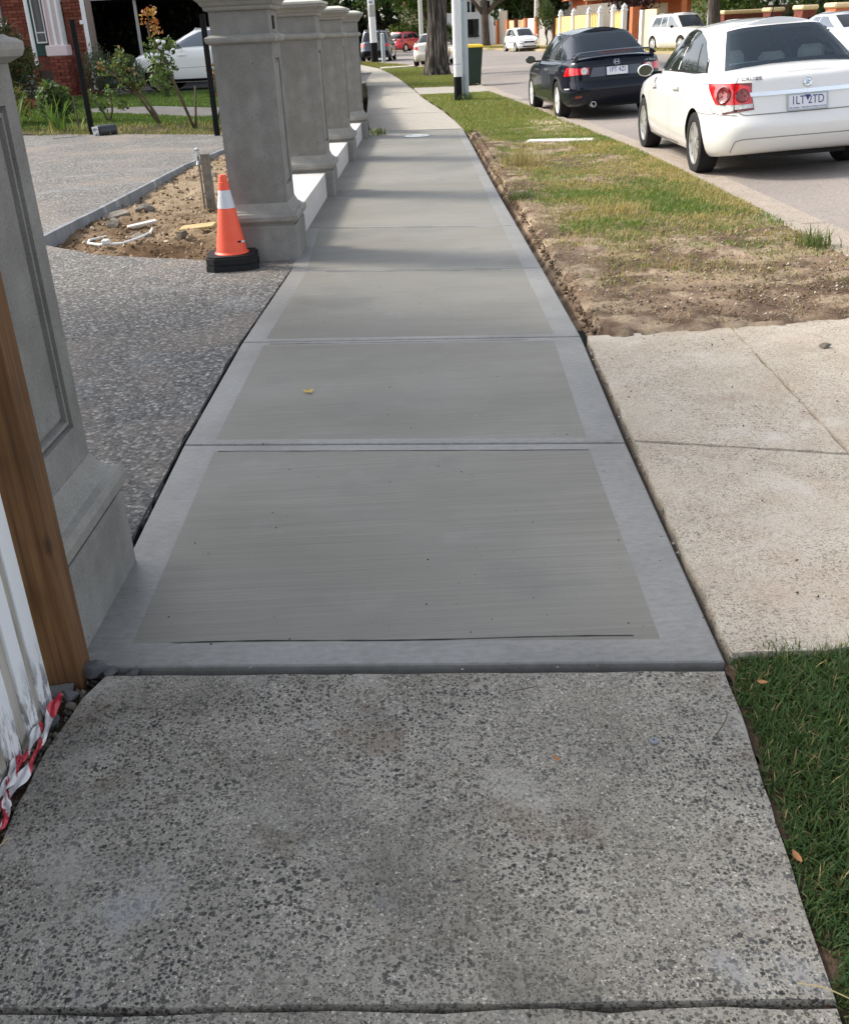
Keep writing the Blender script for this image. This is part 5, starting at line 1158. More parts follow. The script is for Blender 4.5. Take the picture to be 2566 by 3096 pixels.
def hatch(L,W,wb,ro,belt,deck,roof,hood,nose,wr,tail):   # hatch, wagon or SUV: upright tail
    yr=-wb/2-ro; d=sedan(L,W,wb,ro,belt,deck,roof,hood,nose,wr)
    d['ztop']=[(yr,deck-.05),(yr+.5,belt),(.4,belt-.02),(1.0,hood),(d['yf']-.6,hood-.08),(d['yf']-.15,nose+.03),(d['yf'],nose-.04)]
    d['gb']=[(0,yr+.17,deck-.07),(.42,yr+.18,deck-.07),(.66,yr+.23,deck-.07),(W-.13,yr+.42,belt-.03),(W-.11,-.98,belt-.03),(W-.105,-.5,belt-.02),(W-.10,0,belt-.025),(W-.105,.42,belt-.03),(W-.14,.85,belt-.04),(W-.28,1.1,belt-.035),(.36,1.22,belt-.02),(0,1.26,belt)]
    y=yr+tail
    d['gr']=[(0,y,roof),(.42,y+.01,roof),(.56,y+.05,roof-.01),(W-.26,y+.2,roof-.02),(W-.245,-.85,roof-.012),(W-.24,-.42,roof),(W-.24,-.1,roof),(W-.25,.15,roof-.004),(W-.27,.30,roof-.016),(W-.38,.40,roof-.022),(.30,.46,roof-.012),(0,.48,roof-.004)]
    d['res']=56; return d
HW=dict(windows=[('rear_window',[(0,.10),(2.3,.08),(2.3,.86),(0,.88)],'gdark',(1,-1)),('side_window',[(3.3,.10),(4.25,.10),(4.25,.84),(3.5,.84)],'gdark',(1,-1)),('side_window',[(4.4,.10),(5.8,.10),(5.8,.86),(4.4,.86)],'gdark',(1,-1)),('side_window',lambda u,v:(5.95+(8.4-5.95)*u,.10+v*np.interp(u,[0,.5,.8,1],[.78,.76,.5,.1])),'gdark',(1,-1)),('windscreen',[(9.1,.08),(11,.08),(11,.92),(9.0,.92)],'gdark',(1,-1))])
def far_suv(): # dark grey upright wagon seen from behind
    d=hatch(4.67,.935,2.82,.93,1.12,1.16,1.68,1.10,.86,.37,.42); c=Car(d); sp=dict(HW); sp.update(wheel=(5,.04,.07),
      bpatch=[('tail_light',[(1.75,.70),(3.9,.68),(3.8,.84),(1.85,.86)],'red',(1,-1),.008),('rear_bumper',[(0,.10),(3.3,.10),(3.3,.42),(0,.42)],'black',(1,-1),.004)],lines=[('b',[(0,.53),(1.4,.53),(2.1,.56)],'gap',(1,-1))],mirror=[(1.03,.75,1.13,'psilver')])
    g=c.build('parked_car','dark grey four wheel drive seen behind the far white pole',(-1.45,68.2,-.02),(0,0,R(-5)),M['pgrey'],sp); c.plate(.70,None,None,.01,'black')
    c.patch(c.gh,[(0,.9),(11,.9),(11,1.0),(0,1.0)],'roof_rail',M['alloy'],g,off=.004); 
    for sd in(1,-1): MB().tube([(sd*.66,-1.5,1.69),(sd*.66,-1.3,1.75),(sd*.66,.1,1.75),(sd*.66,.3,1.69)],.018,6).build('roof_rail',M['alloy'],g)
far_suv()
def far_white():
    d=sedan(L=4.5,W=.87,wb=2.65); d['res']=48; c=Car(d)
    sp=dict(windows=[('rear_window',[(0,.06),(2.4,.05),(2.4,.92),(0,.93)],'gdark',(1,-1)),('side_window',[(3.8,.1),(5.5,.1),(5.5,.84),(4.2,.84)],'gdark',(1,-1)),('side_window',[(5.65,.1),(8.3,.1),(7.2,.84),(5.65,.84)],'gdark',(1,-1)),('windscreen',[(9.2,.08),(11,.08),(11,.92),(9.1,.92)],'gdark',(1,-1))],
      bpatch=[('tail_light',[(1.7,.67),(4.0,.66),(3.9,.84),(1.8,.84)],'red',(1,-1),.008)],mirror=[(.97,.68,.98,'pwhite')])
    g=c.build('parked_car','white sedan half hidden by the big tree trunk',(1.62,54.6,-.03),(0,0,R(-8)),M['pcream'],sp); c.plate(.6,None,None,.01)
far_white()
def far_red():
    d=hatch(3.9,.84,2.45,.65,.98,1.03,1.47,.95,.74,.30,.40); c=Car(d); sp=dict(HW); sp.update(bpatch=[('tail_light',[(2.2,.66),(3.6,.66),(3.5,.92),(2.3,.94)],'redd',(1,-1),.008)],mirror=[(.93,.68,.98,'pred')])
    g=c.build('parked_car','small red hatchback beyond the dark grey four wheel drive',(.45,93,.05),(0,0,R(-38)),M['pred'],sp); c.plate(.68,None,None,.01,'plate')
far_red()
def far_hatch():
    d=hatch(3.82,.833,2.455,.60,.98,1.03,1.46,.95,.74,.29,.42); c=Car(d); sp=dict(HW); sp.update(wheel=(7,.03,.05),bpatch=[('headlight',[(11.3,.80),(13.2,.66),(13.1,.86),(11.6,.98)],'clearlens',(1,-1),.008),('grille',[(13.0,.66),(14,.66),(14,.88),(13.1,.88)],'black',(1,-1),.006),('lower_grille',[(12.6,.16),(14,.16),(14,.30),(12.7,.30)],'black',(1,-1),.006),('rub_strip',[(11.6,.50),(13.1,.50),(13.1,.58),(11.6,.58)],'black',(1,-1),.006),('rub_strip',[(6.8,.52),(8.9,.52),(8.9,.56),(6.8,.56)],'gap',(1,-1),.006)],mirror=[(.93,.68,.98,'pwhite')])
    g=c.build('parked_car','small white hatchback facing us on the far side of the road',(8.35,76.6,-.04),(0,0,R(180+11)),M['pwhite'],sp)
    o=MB().box(-.18,.18,-.004,.004,-.06,.06).build('number_plate',M['plate'],g); o.location=(0,d['yf']+.012,.50)
far_hatch()
def far_wagon():
    d=hatch(4.8,.94,2.79,1.0,1.14,1.18,1.78,1.12,.92,.38,.34); c=Car(d); sp=dict(HW); sp['windows']=[(n,q,'gsky' if n=='side_window' else m,s_) for n,q,m,s_ in HW['windows']]
    sp.update(wheel=(6,.035,.06),bpatch=[('headlight',[(11.2,.78),(12.8,.72),(12.8,.9),(11.4,.96)],'clearlens',(1,-1),.008),('grille',[(12.9,.66),(14,.66),(14,.92),(13.0,.92)],'chrome',(1,-1),.006),('side_cladding',[(6.3,.08),(9.2,.08),(9.2,.26),(6.3,.26)],'pcreamd',(1,-1),.012)],lines=[('b',[(7.05,.05),(7.05,.99)],'gapw',(1,-1)),('b',[(8.75,.05),(8.8,.99)],'gapw',(1,-1))],mirror=[(1.06,.72,1.2,'gap')])
    g=c.build('parked_car','pearl white four wheel drive on the far side behind the dark sedan',(14.75,57.6,-.02),(0,0,R(180+17)),M['pcream'],sp)
    for sd in(1,-1): MB().tube([(sd*.66,-1.5,1.79),(sd*.66,-1.3,1.85),(sd*.66,-.1,1.85),(sd*.66,.1,1.8)],.02,6).build('roof_rail',M['black'],g)
    MB().box(-.6,.6,d['yf']-.02,d['yf']+.05,.35,.6,.05).build('front_bumper',M['pcream'],g)
M['gsky']=(lambda m:(m.col((.10,.12,.15)),m)[1])(Mat('reflecting_side_glass',.03,1.0)).m
M['pcreamd']=simple('beige_cladding',(.55,.5,.42),.5,.4,var=.05)
far_wagon()
def far_silver():
    d=sedan(L=4.5,W=.87,wb=2.65,roof=1.36); d['res']=48; c=Car(d)
    sp=dict(windows=[('rear_window',[(0,.06),(2.4,.05),(2.4,.92),(0,.93)],'gdark',(1,-1)),('side_window',[(3.8,.1),(5.5,.1),(5.5,.84),(4.2,.84)],'gsky',(1,-1)),('side_window',[(5.65,.1),(8.3,.1),(7.2,.84),(5.65,.84)],'gsky',(1,-1)),('windscreen',[(9.2,.08),(11,.08),(11,.92),(9.1,.92)],'gdark',(1,-1))],mirror=[(.97,.68,.98,'black')])
    c.build('parked_car','pale silver blue car mostly hidden behind the white sedan roof',(13.45,33.2,.10),(0,0,R(180+4)),M['psilver'],sp)
far_silver()
def yard_car():
    d=sedan(L=4.4,W=.87,wb=2.6,ro=.9,belt=1.0,deck=1.06,roof=1.405,hood=.98,nose=.78); d['res']=72; d['rimmat']='darkalloy'; c=Car(d)
    arc=lambda u,v:(3.75+(5.5-3.75)*u, .10+v*(np.interp(u,[0,.15,.35,.6,1],[.30,.62,.76,.82,.84])))
    arcf=lambda u,v:(5.62+(8.5-5.62)*u, .10+v*(np.interp(u,[0,.3,.55,.8,1],[.84,.84,.78,.56,.12])))
    sp=dict(wheel=(10,.018,.02),windows=[('rear_window',[(0,.06),(2.4,.05),(2.4,.92),(0,.93)],'gdark',(1,-1)),('side_window',arc,'gsky',(1,-1)),('side_window',arcf,'gsky',(1,-1)),('windscreen',[(9.2,.08),(11,.08),(11,.92),(9.1,.92)],'gdark',(1,-1))],
      bpatch=[('headlight',[(10.9,.82),(12.6,.66),(12.9,.84),(11.2,.95)],'lampdark',(1,-1),.008),('door_handle',[(6.35,.80),(6.75,.80),(6.75,.84),(6.35,.84)],'pwhite',(1,-1),.03),('door_handle',[(8.0,.79),(8.4,.79),(8.4,.83),(8.0,.83)],'pwhite',(1,-1),.03),('sill_strip',[(6.4,.02),(9.3,.02),(9.3,.10),(6.4,.10)],'black',(1,-1),.006)],
      lines=[('b',[(7.05,.05),(7.05,.99)],'gapw',(1,-1)),('b',[(8.75,.05),(8.8,.99)],'gapw',(1,-1)),('b',[(6.7,.45),(9.0,.42)],'gapw',(1,-1))],mirror=[(.99,.66,1.03,'pwhite')])
    c.build('parked_car','white car in the side driveway behind the rose bushes',(-4.93,28.6,.40),(0,0,R(86)),M['pwhite'],sp)
M['lampdark']=simple('dark_headlight',(.06,.065,.07),.1,.6,0,.8,var=.5,scale=30); M['darkalloy']=simple('dark_grey_alloy',(.14,.14,.145),.35,.5,.6,var=.1)
yard_car()
# ------------------------------------------------------------------ plants and trees
def leaf_cloud(name,cent,rad,n,size,base,parent,dark=.5,var=.35,red=None,shell=.55,aspect=1.0,droop=0,mat='leaf'):
    """n leaf quads spread through blobs: cent (k,3), rad (k,) or (k,3)"""
    cent=np.asarray(cent,float); rad=np.asarray(rad,float); 
    if rad.ndim==1: rad=np.repeat(rad[:,None],3,1)
    vol=rad.prod(1); k=rng.choice(len(cent),n,p=vol**.7/(vol**.7).sum())
    d=rng.normal(size=(n,3)); d/=np.linalg.norm(d,axis=1,keepdims=True); r=rng.uniform(shell**3,1,n)**(1/3); r*=.82+.36*vnoise(d[:,0]*3+k*7,d[:,1]*3+d[:,2]*4,1.3)
    P=cent[k]+d*rad[k]*r[:,None]
    a=rng.normal(size=(n,3)); a[:,2]-=droop; a/=np.linalg.norm(a,axis=1,keepdims=True); b=np.cross(a,d+rng.normal(size=(n,3))*.6); b/=np.linalg.norm(b,axis=1,keepdims=True)+1e-9
    s=size*rng.uniform(.5,1.25,n)[:,None]; V=np.stack([P-a*s*.5,P+b*s*.28*aspect,P+a*s*.5,P-b*s*.28*aspect],1).reshape(-1,3)
    F=np.arange(4*n).reshape(-1,4)
    cl=vnoise(P[:,0]+3,P[:,1]+P[:,2],1.0/(float(rad.mean())*.55))
    c=np.array(base)[None]*rng.uniform(1-var,1+var,(n,1))*(dark+(1.15-dark)*cl*1.6)[:,None]; c[:,0]*=rng.uniform(.75,1.3,n)
    if red is not None:
        m=rng.random(n)<red[1]; c[m]=np.array(red[0])*rng.uniform(.6,1.3,(m.sum(),1))
    o=fast_mesh(name,V,F,M[mat],parent,attr={'tint':np.repeat(np.clip(c,0,1),4,0)}); o['kind']='stuff'; return o
def tree(label,x,y,h,r,base,n=5000,size=.3,z0=0,trunk=.18,bole=.3,name='tree',red=None,group=None,sq=1.0,seed=0,limbs=5,dark=.5,spread=None):
    rr=random.Random(seed+int(x*10)+int(y)); t=thing(name,label,'tree',(x,y,z0),(0,0,0),group)
    mb=MB(); top=h*bole; mb.tube([(0,0,-.3),(0,0,.15),(rr.uniform(-.1,.1),0,top*.5),(rr.uniform(-.15,.15),0,top),(0,0,h*.75)],[trunk*1.5,trunk*1.15,trunk,trunk*.85,trunk*.25],9)
    cs=[];rs=[]
    for i in range(limbs):
        a=i*2*math.pi/limbs+rr.uniform(-.4,.4); q=rr.uniform(.4,.75)*r; z=h*(bole+(1-bole)*rr.uniform(.25,.8)); e=(math.cos(a)*q,math.sin(a)*q,z)
        mb.tube([(0,0,top*rr.uniform(.75,1)),(e[0]*.45,e[1]*.45,(z+top)*.5),e],[trunk*.55,trunk*.35,trunk*.1],6)
        cs.append(e); rs.append((r*rr.uniform(.45,.62),r*rr.uniform(.45,.62),(1-bole)*h*rr.uniform(.26,.4)*sq))
    cs+= [(0,0,h*(bole+(1-bole)*.55)),(rr.uniform(-.3,.3)*r,rr.uniform(-.3,.3)*r,h*(1-(1-bole)*.25))]; rs+=[(r*.7,r*.7,(1-bole)*h*.42),(r*.5,r*.5,(1-bole)*h*.28)]
    mb.build('trunk',M['bark'],t,smooth=True,angle=180)
    leaf_cloud('crown',cs,rs,n,size,base,t,red=red,dark=dark)
    return t
# big street tree trunk with buttressed bark
def street_tree():
    t=thing('street_tree','broad grey barked street tree standing on the verge beside the wheelie bin','tree',(1.3,41.0,0))
    n=44; hs=np.linspace(-.3,5.2,36); P=[]
    for z in hs:
        row=[]
        for k in range(n+1):
            a=2*math.pi*(k%n)/n; r=.385+.14*math.exp(-max(z,0)/.35)+.018*z*0
            r+=.05*math.sin(5*a+z*.35)*math.exp(-max(z,0)/2.5)+.09*(float(vnoise(k%n*.55,z*.4+3))-.5)+.03*(float(vnoise((k%n)*1.1,z*1.2+9))-.5); r*=1-.03*max(z,0)
            row.append((r*math.cos(a)+.02*z,r*math.sin(a),z))
        P.append(row)
    MB().grid(np.array(P)).build('trunk',M['bark2'],t,smooth=True,angle=180)
    mb=MB()
    cs=[];rs=[]
    for i in range(6):
        a=i*1.05+.2; e=(math.cos(a)*2.6,math.sin(a)*2.6,6.6+.5*(i%3)); mb.tube([(.1,0,4.7),(e[0]*.4,e[1]*.4,5.8),e],[.24,.16,.05],7); cs.append(e); rs.append((1.7,1.7,1.2))
    mb.build('limb',M['bark2'],t,smooth=True,angle=180)
    cs.append((0,0,7.6)); rs.append((2.2,2.2,1.5)); leaf_cloud('crown',cs,rs,5500,.32,(.06,.085,.03),t)
_m=Mat('grey_ridged_bark',.95,.15); _a=_m.noise(2.2,6,.65,st=(5,5,.35)); _b=_m.noise(9,4,.6,st=(1,1,.3)); _c=_m.ramp(_a,[(.36,(.022,.018,.015)),(.5,(.07,.058,.05)),(.62,(.26,.235,.215))]); _c=_m.mix(.4,_c,_m.ramp(_b,[(.3,.35),(.7,.65)]),'OVERLAY'); _m.col(_c).bump(_a,1,.1); M['bark2']=_m.m
street_tree()
# unseen trees added on the left so their crowns shade the near path
tree('unseen leafy tree added behind the picket fence to shade the path',-8.1,3.3,7.6,2.7,(.05,.08,.025),6500,.3,trunk=.2,bole=.35,name='added_shade_tree',seed=1)
tree('second unseen leafy tree added west of the aggregate driveway for its shade',-7.3,6.4,7.8,2.6,(.05,.08,.025),6500,.3,trunk=.2,bole=.38,name='added_shade_tree',seed=2)
# trees of the far background
G=[(.045,.075,.02),(.06,.105,.025),(.035,.055,.018),(.075,.13,.03)]
BT=[('dark leafy tree filling the gap left of the far white pole',-9.2,86,11,4.6,0,4200),('broad bright green tree behind the dark four wheel drive',-3.2,112,13,6.5,1,7500),('bright green tree over the red hatchback',2.9,121,12,5.4,1,6000),
    ('dark tree just left of the big trunk',-16,104,13,5.5,2,3800),('green tree between the big trunk and the white wall',5.6,128,11,4.8,1,4500),('drooping dark tree in front of the cream house',10.9,104,7.6,2.7,0,5200),('dark conifer like tree behind the orange fence',13.2,98,6.6,2.4,2,4200),
    ('dark green tree above the yard car',-8.5,47,8,4.2,2,4200),('leafy green tree between the yard car and the first dark pillar',-5.4,37.5,5.2,2.2,1,5200),('dense dark tree behind the carport',-13.5,42,8,4.5,2,4500),('dark tree filling the sky above the carport',-19,52,11,6,2,3500),
    ('green tree behind the pearl white four wheel drive',18.2,62,6.5,2.7,1,5600),('dense dark green tree between the brick piers',19.4,50.5,7,3.0,0,6000),('dark green tree at the right edge behind the brick piers',20.2,43.5,7.5,3.2,0,6500),('large tree behind the brick pier at the top right',23,57,10,4.6,2,4000),
    ('green tree behind the yellow fence houses',31,97,12,6,0,3600),('tree far behind the white wall',3.5,150,14,7,2,3600),('far tree at the end of the street',-14,140,15,8,2,3600),('far tree behind the cream house',25,135,14,8,2,3600),('tree behind the brick house',38,88,13,7,0,3600),('tall tree at the far right',40,66,13,7,2,3600),('tree behind the last brick pier',27,42,11,5,0,3600),('distant tree beyond the pale house',14,152,15,8,1,3600)]
for i,(lb,x,y,h,r,gi,n) in enumerate(BT): tree(lb,x,y,h,r,G[gi],int(n*1.9),max(.16,.0042*y),trunk=.16+.008*r,bole=.2 if r>3 else .14,seed=i)
tree('dark purple leaved tree in front of the yellow picket fence',15.3,74,6.6,2.3,(.028,.012,.016),5200,.26,trunk=.14,bole=.16,seed=41,red=((.10,.02,.02),.08))
tree('small round street tree in front of the grey timber gate',11.2,84.5,3.3,.85,(.05,.085,.025),1500,.17,trunk=.06,bole=.3,seed=42,name='young_tree')
def far_tree(lb,x,y,lean,r,h):
    t=thing('street_tree',lb,'tree',(x,y,0)); mb=MB(); mb.tube([(0,0,-.3),(.02,0,.4),(lean*.4,0,h*.35),(lean*.7,0,h*.55),(lean*1.3,.2,h)],[r*1.5,r*1.1,r,r*.9,r*.5],10); mb.tube([(lean*.65,0,h*.5),(lean*.65+1.0,0,h*.66),(lean+2.6,0,h*.8)],[r*.7,r*.5,r*.2],8); mb.tube([(lean*.6,0,h*.48),(lean-1.0,0,h*.72),(lean-1.8,0,h*.95)],[r*.6,r*.4,r*.2],8)
    mb.build('trunk',M['bark'],t,smooth=True,angle=180); leaf_cloud('crown',[(lean+1.8,0,h+.1),(lean-1.4,0,h+.7),(lean,.5,h+1.2),(lean+3,0,h-.2)],[(1.8,1.6,.9),(1.6,1.6,1.1),(2.2,2,1.3),(1.4,1.4,.7)],3200,.34,(.05,.07,.03),t)
far_tree('leaning street tree with a side limb beside the far white wall',7.45,97,-.1,.34,5.2)
far_tree('grey street tree trunk at the edge of the far road behind the pearl wagon',14.45,50.5,-.3,.27,6.0)
# hedge masses that close the view
def hedge(label,x0,x1,y,h,base,n,size,cat='hedge',z=0,depth=1.2):
    t=thing('hedge',label,cat,((x0+x1)/2,y,z)); k=max(3,int((x1-x0)/1.6)); cs=[];rs=[]
    for i in range(k): cs.append((x0+(x1-x0)*(i+.5)/k-(x0+x1)/2,random.uniform(-.2,.2),h*.5+random.uniform(-.1,.1)*h)); rs.append(((x1-x0)/k*.75,depth,h*.55))
    MB().box(-(x1-x0)/2,(x1-x0)/2,-.05,.05,0,h*.35).build('stems',M['stem'],t); leaf_cloud('foliage',cs,rs,n,size,base,t)
hedge('dark hedge behind the carport and the yard car',-16,-2.2,35.2,4.4,(.026,.042,.014),15000,.20,z=.4)
hedge('low bright bush beside the red hatchback',-1.0,5.2,108,2.3,(.10,.14,.03),2200,.4,'bush')
hedge('dark hedge at the far end of the street',-26,10,135,8,(.03,.045,.018),12000,.8)
hedge('dark garden hedge behind the brick piers',17.3,27,48,2.1,(.03,.05,.018),3500,.22)
hedge('dark hedge across the far background on the right',14,60,118,7,(.035,.055,.02),6000,.8)
def bush(label,x,y,z,r,h,base,n,size,aspect=.5,name='shrub',red=None,droop=0):
    t=thing(name,label,'shrub',(x,y,z)); mb=MB()
    for i in range(7):
        a=i*.9; mb.tube([(0,0,-.05),(math.cos(a)*r*.35,math.sin(a)*r*.35,h*.45),(math.cos(a)*r*.7,math.sin(a)*r*.7,h*.85)],[.02,.014,.005],5)
    mb.build('stems',M['stem'],t); leaf_cloud('foliage',[(0,0,h*.5),(r*.4,0,h*.4),(-r*.4,.1,h*.45),(0,-.1,h*.72)],[(r*.8,r*.8,h*.45),(r*.6,r*.6,h*.35),(r*.6,r*.6,h*.38),(r*.5,r*.5,h*.3)],n,size,base,t,aspect=aspect,shell=.1,red=red,droop=droop)
    return t
bush('tall dark feathery shrub behind the top of the near pillar',-9.35,25.6,.30,.85,2.05,(.04,.055,.022),5200,.17,.35,red=((.22,.12,.05),.12))
bush('grey green rosemary like shrub beside the brick pier and downpipe',-7.55,27.1,.38,.5,1.2,(.07,.095,.06),1500,.14,.3)
bush('olive green shrub in front of the carport rails',-6.95,27.6,.4,.5,.95,(.065,.085,.035),1500,.13,.4)
bush('low leafy plant with yellow spots in front of the porch steps',-7.25,22.3,.12,.42,.85,(.075,.115,.04),900,.15,.8)
bush('clump of straggling weeds behind the near pillar',-8.15,22.2,.1,.5,.95,(.09,.11,.03),900,.12,.5,red=((.30,.12,.05),.15))
def rose(label,x,y,stems,clusters,n,red=None,flowers=None):
    t=thing('rose_bush',label,'rose bush',(x,y,float(ramp_z(y)))); mb=MB()
    for s in stems: mb.tube([(0,0,-.05)]+[tuple(p) for p in s],[.03]+[.022-.005*i for i in range(len(s))],6)
    mb.build('stems',M['stem'],t,smooth=True,angle=180)
    leaf_cloud('leaves',[c[:3] for c in clusters],[c[3] for c in clusters],n,.085,(.085,.125,.04),t,aspect=1.3,shell=.1,red=red,var=.4)
    if flowers:
        for f in flowers:
            o=MB().lathe([(.01,-.03),(.035,-.015),(.042,.01),(.03,.03),(.012,.035)],10).build('flower',M['plastic'],t,smooth=True,angle=60); o.location=f
rose('small dark rose bush right behind the fallen letterbox',-6.1,22.0,[[(-.1,0,.2),(-.3,0,.5)],[(.1,0,.2),(.12,0,.55)]],[(-.3,0,.48,.16),(.12,0,.52,.15),(.32,0,.3,.12),(-.05,0,.3,.14)],230)
rose('gnarled rose bush left of the tallest rose',-4.85,21.1,[[(-.05,0,.18),(-.2,0,.45),(-.45,0,.75)],[(-.2,0,.45),(-.45,0,.7),(-.62,0,1.0)],[(-.45,0,.7),(-.95,0,1.05)]],[(-.5,0,.85,.24),(-.62,0,1.1,.2),(-.95,0,1.05,.16),(-.28,0,.72,.16),(-.6,0,1.32,.12)],420,((.25,.10,.07),.1))
rose('tallest rose bush with orange young leaves and white flowers',-3.98,20.1,[[(-.15,0,.4),(-.32,0,.9),(-.42,0,1.3)],[(-.42,0,1.3),(-.6,0,1.6),(-.62,0,1.85)],[(.05,0,.3),(.1,0,.75)]],[(-.45,0,1.1,.26),(-.5,0,1.38,.25),(-.25,0,1.45,.15),(-.55,0,.85,.2),(-.42,0,.7,.12)],620,None,[(-.4,-.15,1.42),(-.33,-.16,1.5),(-.48,-.17,1.3),(-.3,-.15,1.33),(-.42,-.18,1.52)])
rose('thin rose shoots leaning against the right steel post',-3.6,19.9,[[(.05,0,.3),(.12,0,.7),(.14,0,1.0)],[(.15,0,.3),(.3,0,.6)]],[(.14,0,1.02,.12),(.3,0,.62,.16),(.33,0,.4,.13)],170,((.40,.13,.05),.5))
t=thing('rose_shoot','cluster of orange red young leaves on the tip of the tallest rose','rose shoot',(-4.55,20.1,float(ramp_z(20.1)))); leaf_cloud('leaves',[(0,0,1.9),(.1,0,1.72),(.06,0,2.02)],[.17,.15,.12],100,.085,(.30,.11,.04),t,aspect=1.3,shell=.1,red=((.36,.25,.07),.4)); MB().tube([(-.02,0,1.6),(0,0,2.05)],.01,5).build('stems',M['stem'],t)
def strappy(label,x,y,n,h,base,name='iris_plant'):
    t=thing(name,label,'plant',(x,y,float(ramp_z(y)))); P=np.c_[rng.normal(0,.1,n),rng.normal(0,.06,n),np.zeros(n)]
    blades('leaves',P,rng.uniform(.5,1.1,n)*h,.05,gcol(n,base,.08,.2),.8,4,M['leaf'],parent=t)
strappy('strappy green iris leaves left of the dead stake',-6.75,20.8,16,.75,(.09,.15,.04)); strappy('strappy iris clump at the left end of the rose bed',-7.75,21.2,18,.8,(.085,.14,.04)); strappy('pale low iris leaves beside the left steel post',-6.15,20.2,9,.4,(.17,.21,.06))
o=MB().tube([(0,0,-.05),(.01,0,.3),(-.01,0,.62)],[.02,.018,.012],6).build('dead_stake',M['stem']); o.location=(-6.35,20.7,.06); tag(o,'thin dead brown stake in the rose bed','stake')
def tuft(label,x,y,n,h,wd,base,dry=.1,sp=.06,name='grass_tuft',z=0.0):
    t=thing(name,label,'grass tuft',(x,y,z)); P=np.c_[rng.normal(0,sp,n),rng.normal(0,sp,n),np.zeros(n)]; o=blades('blades',P,rng.uniform(.5,1.1,n)*h,wd,gcol(n,base,dry,.25),.9,3,parent=t)
tuft('green grass tuft at the kerb end of the verge',2.86,7.1,120,.16,.008,(.10,.14,.045)); tuft('tall dry seeding grass tuft by the path trench',1.35,12.5,220,.26,.007,(.22,.21,.09),.45,.13); tuft('dry grass tuft in the turned soil of the verge',1.75,6.6,60,.09,.006,(.25,.2,.1),.7,.07)
tuft('pale dry grass tuft between the turf patches',1.85,8.8,150,.13,.007,(.34,.27,.12),.6,.12); tuft('thin grass stalks beside the front car wheel of the dark sedan',2.75,19.6,25,.3,.006,(.3,.28,.16),.7,.06); tuft('weed tuft at the foot of the last grey pillar',-.45,17.5,60,.14,.02,(.09,.13,.04),.1,.09); tuft('green weed tuft on the path trench edge',1.08,9.9,160,.10,.008,(.09,.13,.05),.05,.07)
tuft('rough grass around the foot of the twin poles',1.45,25.2,120,.22,.014,(.07,.12,.03),.05,.14)
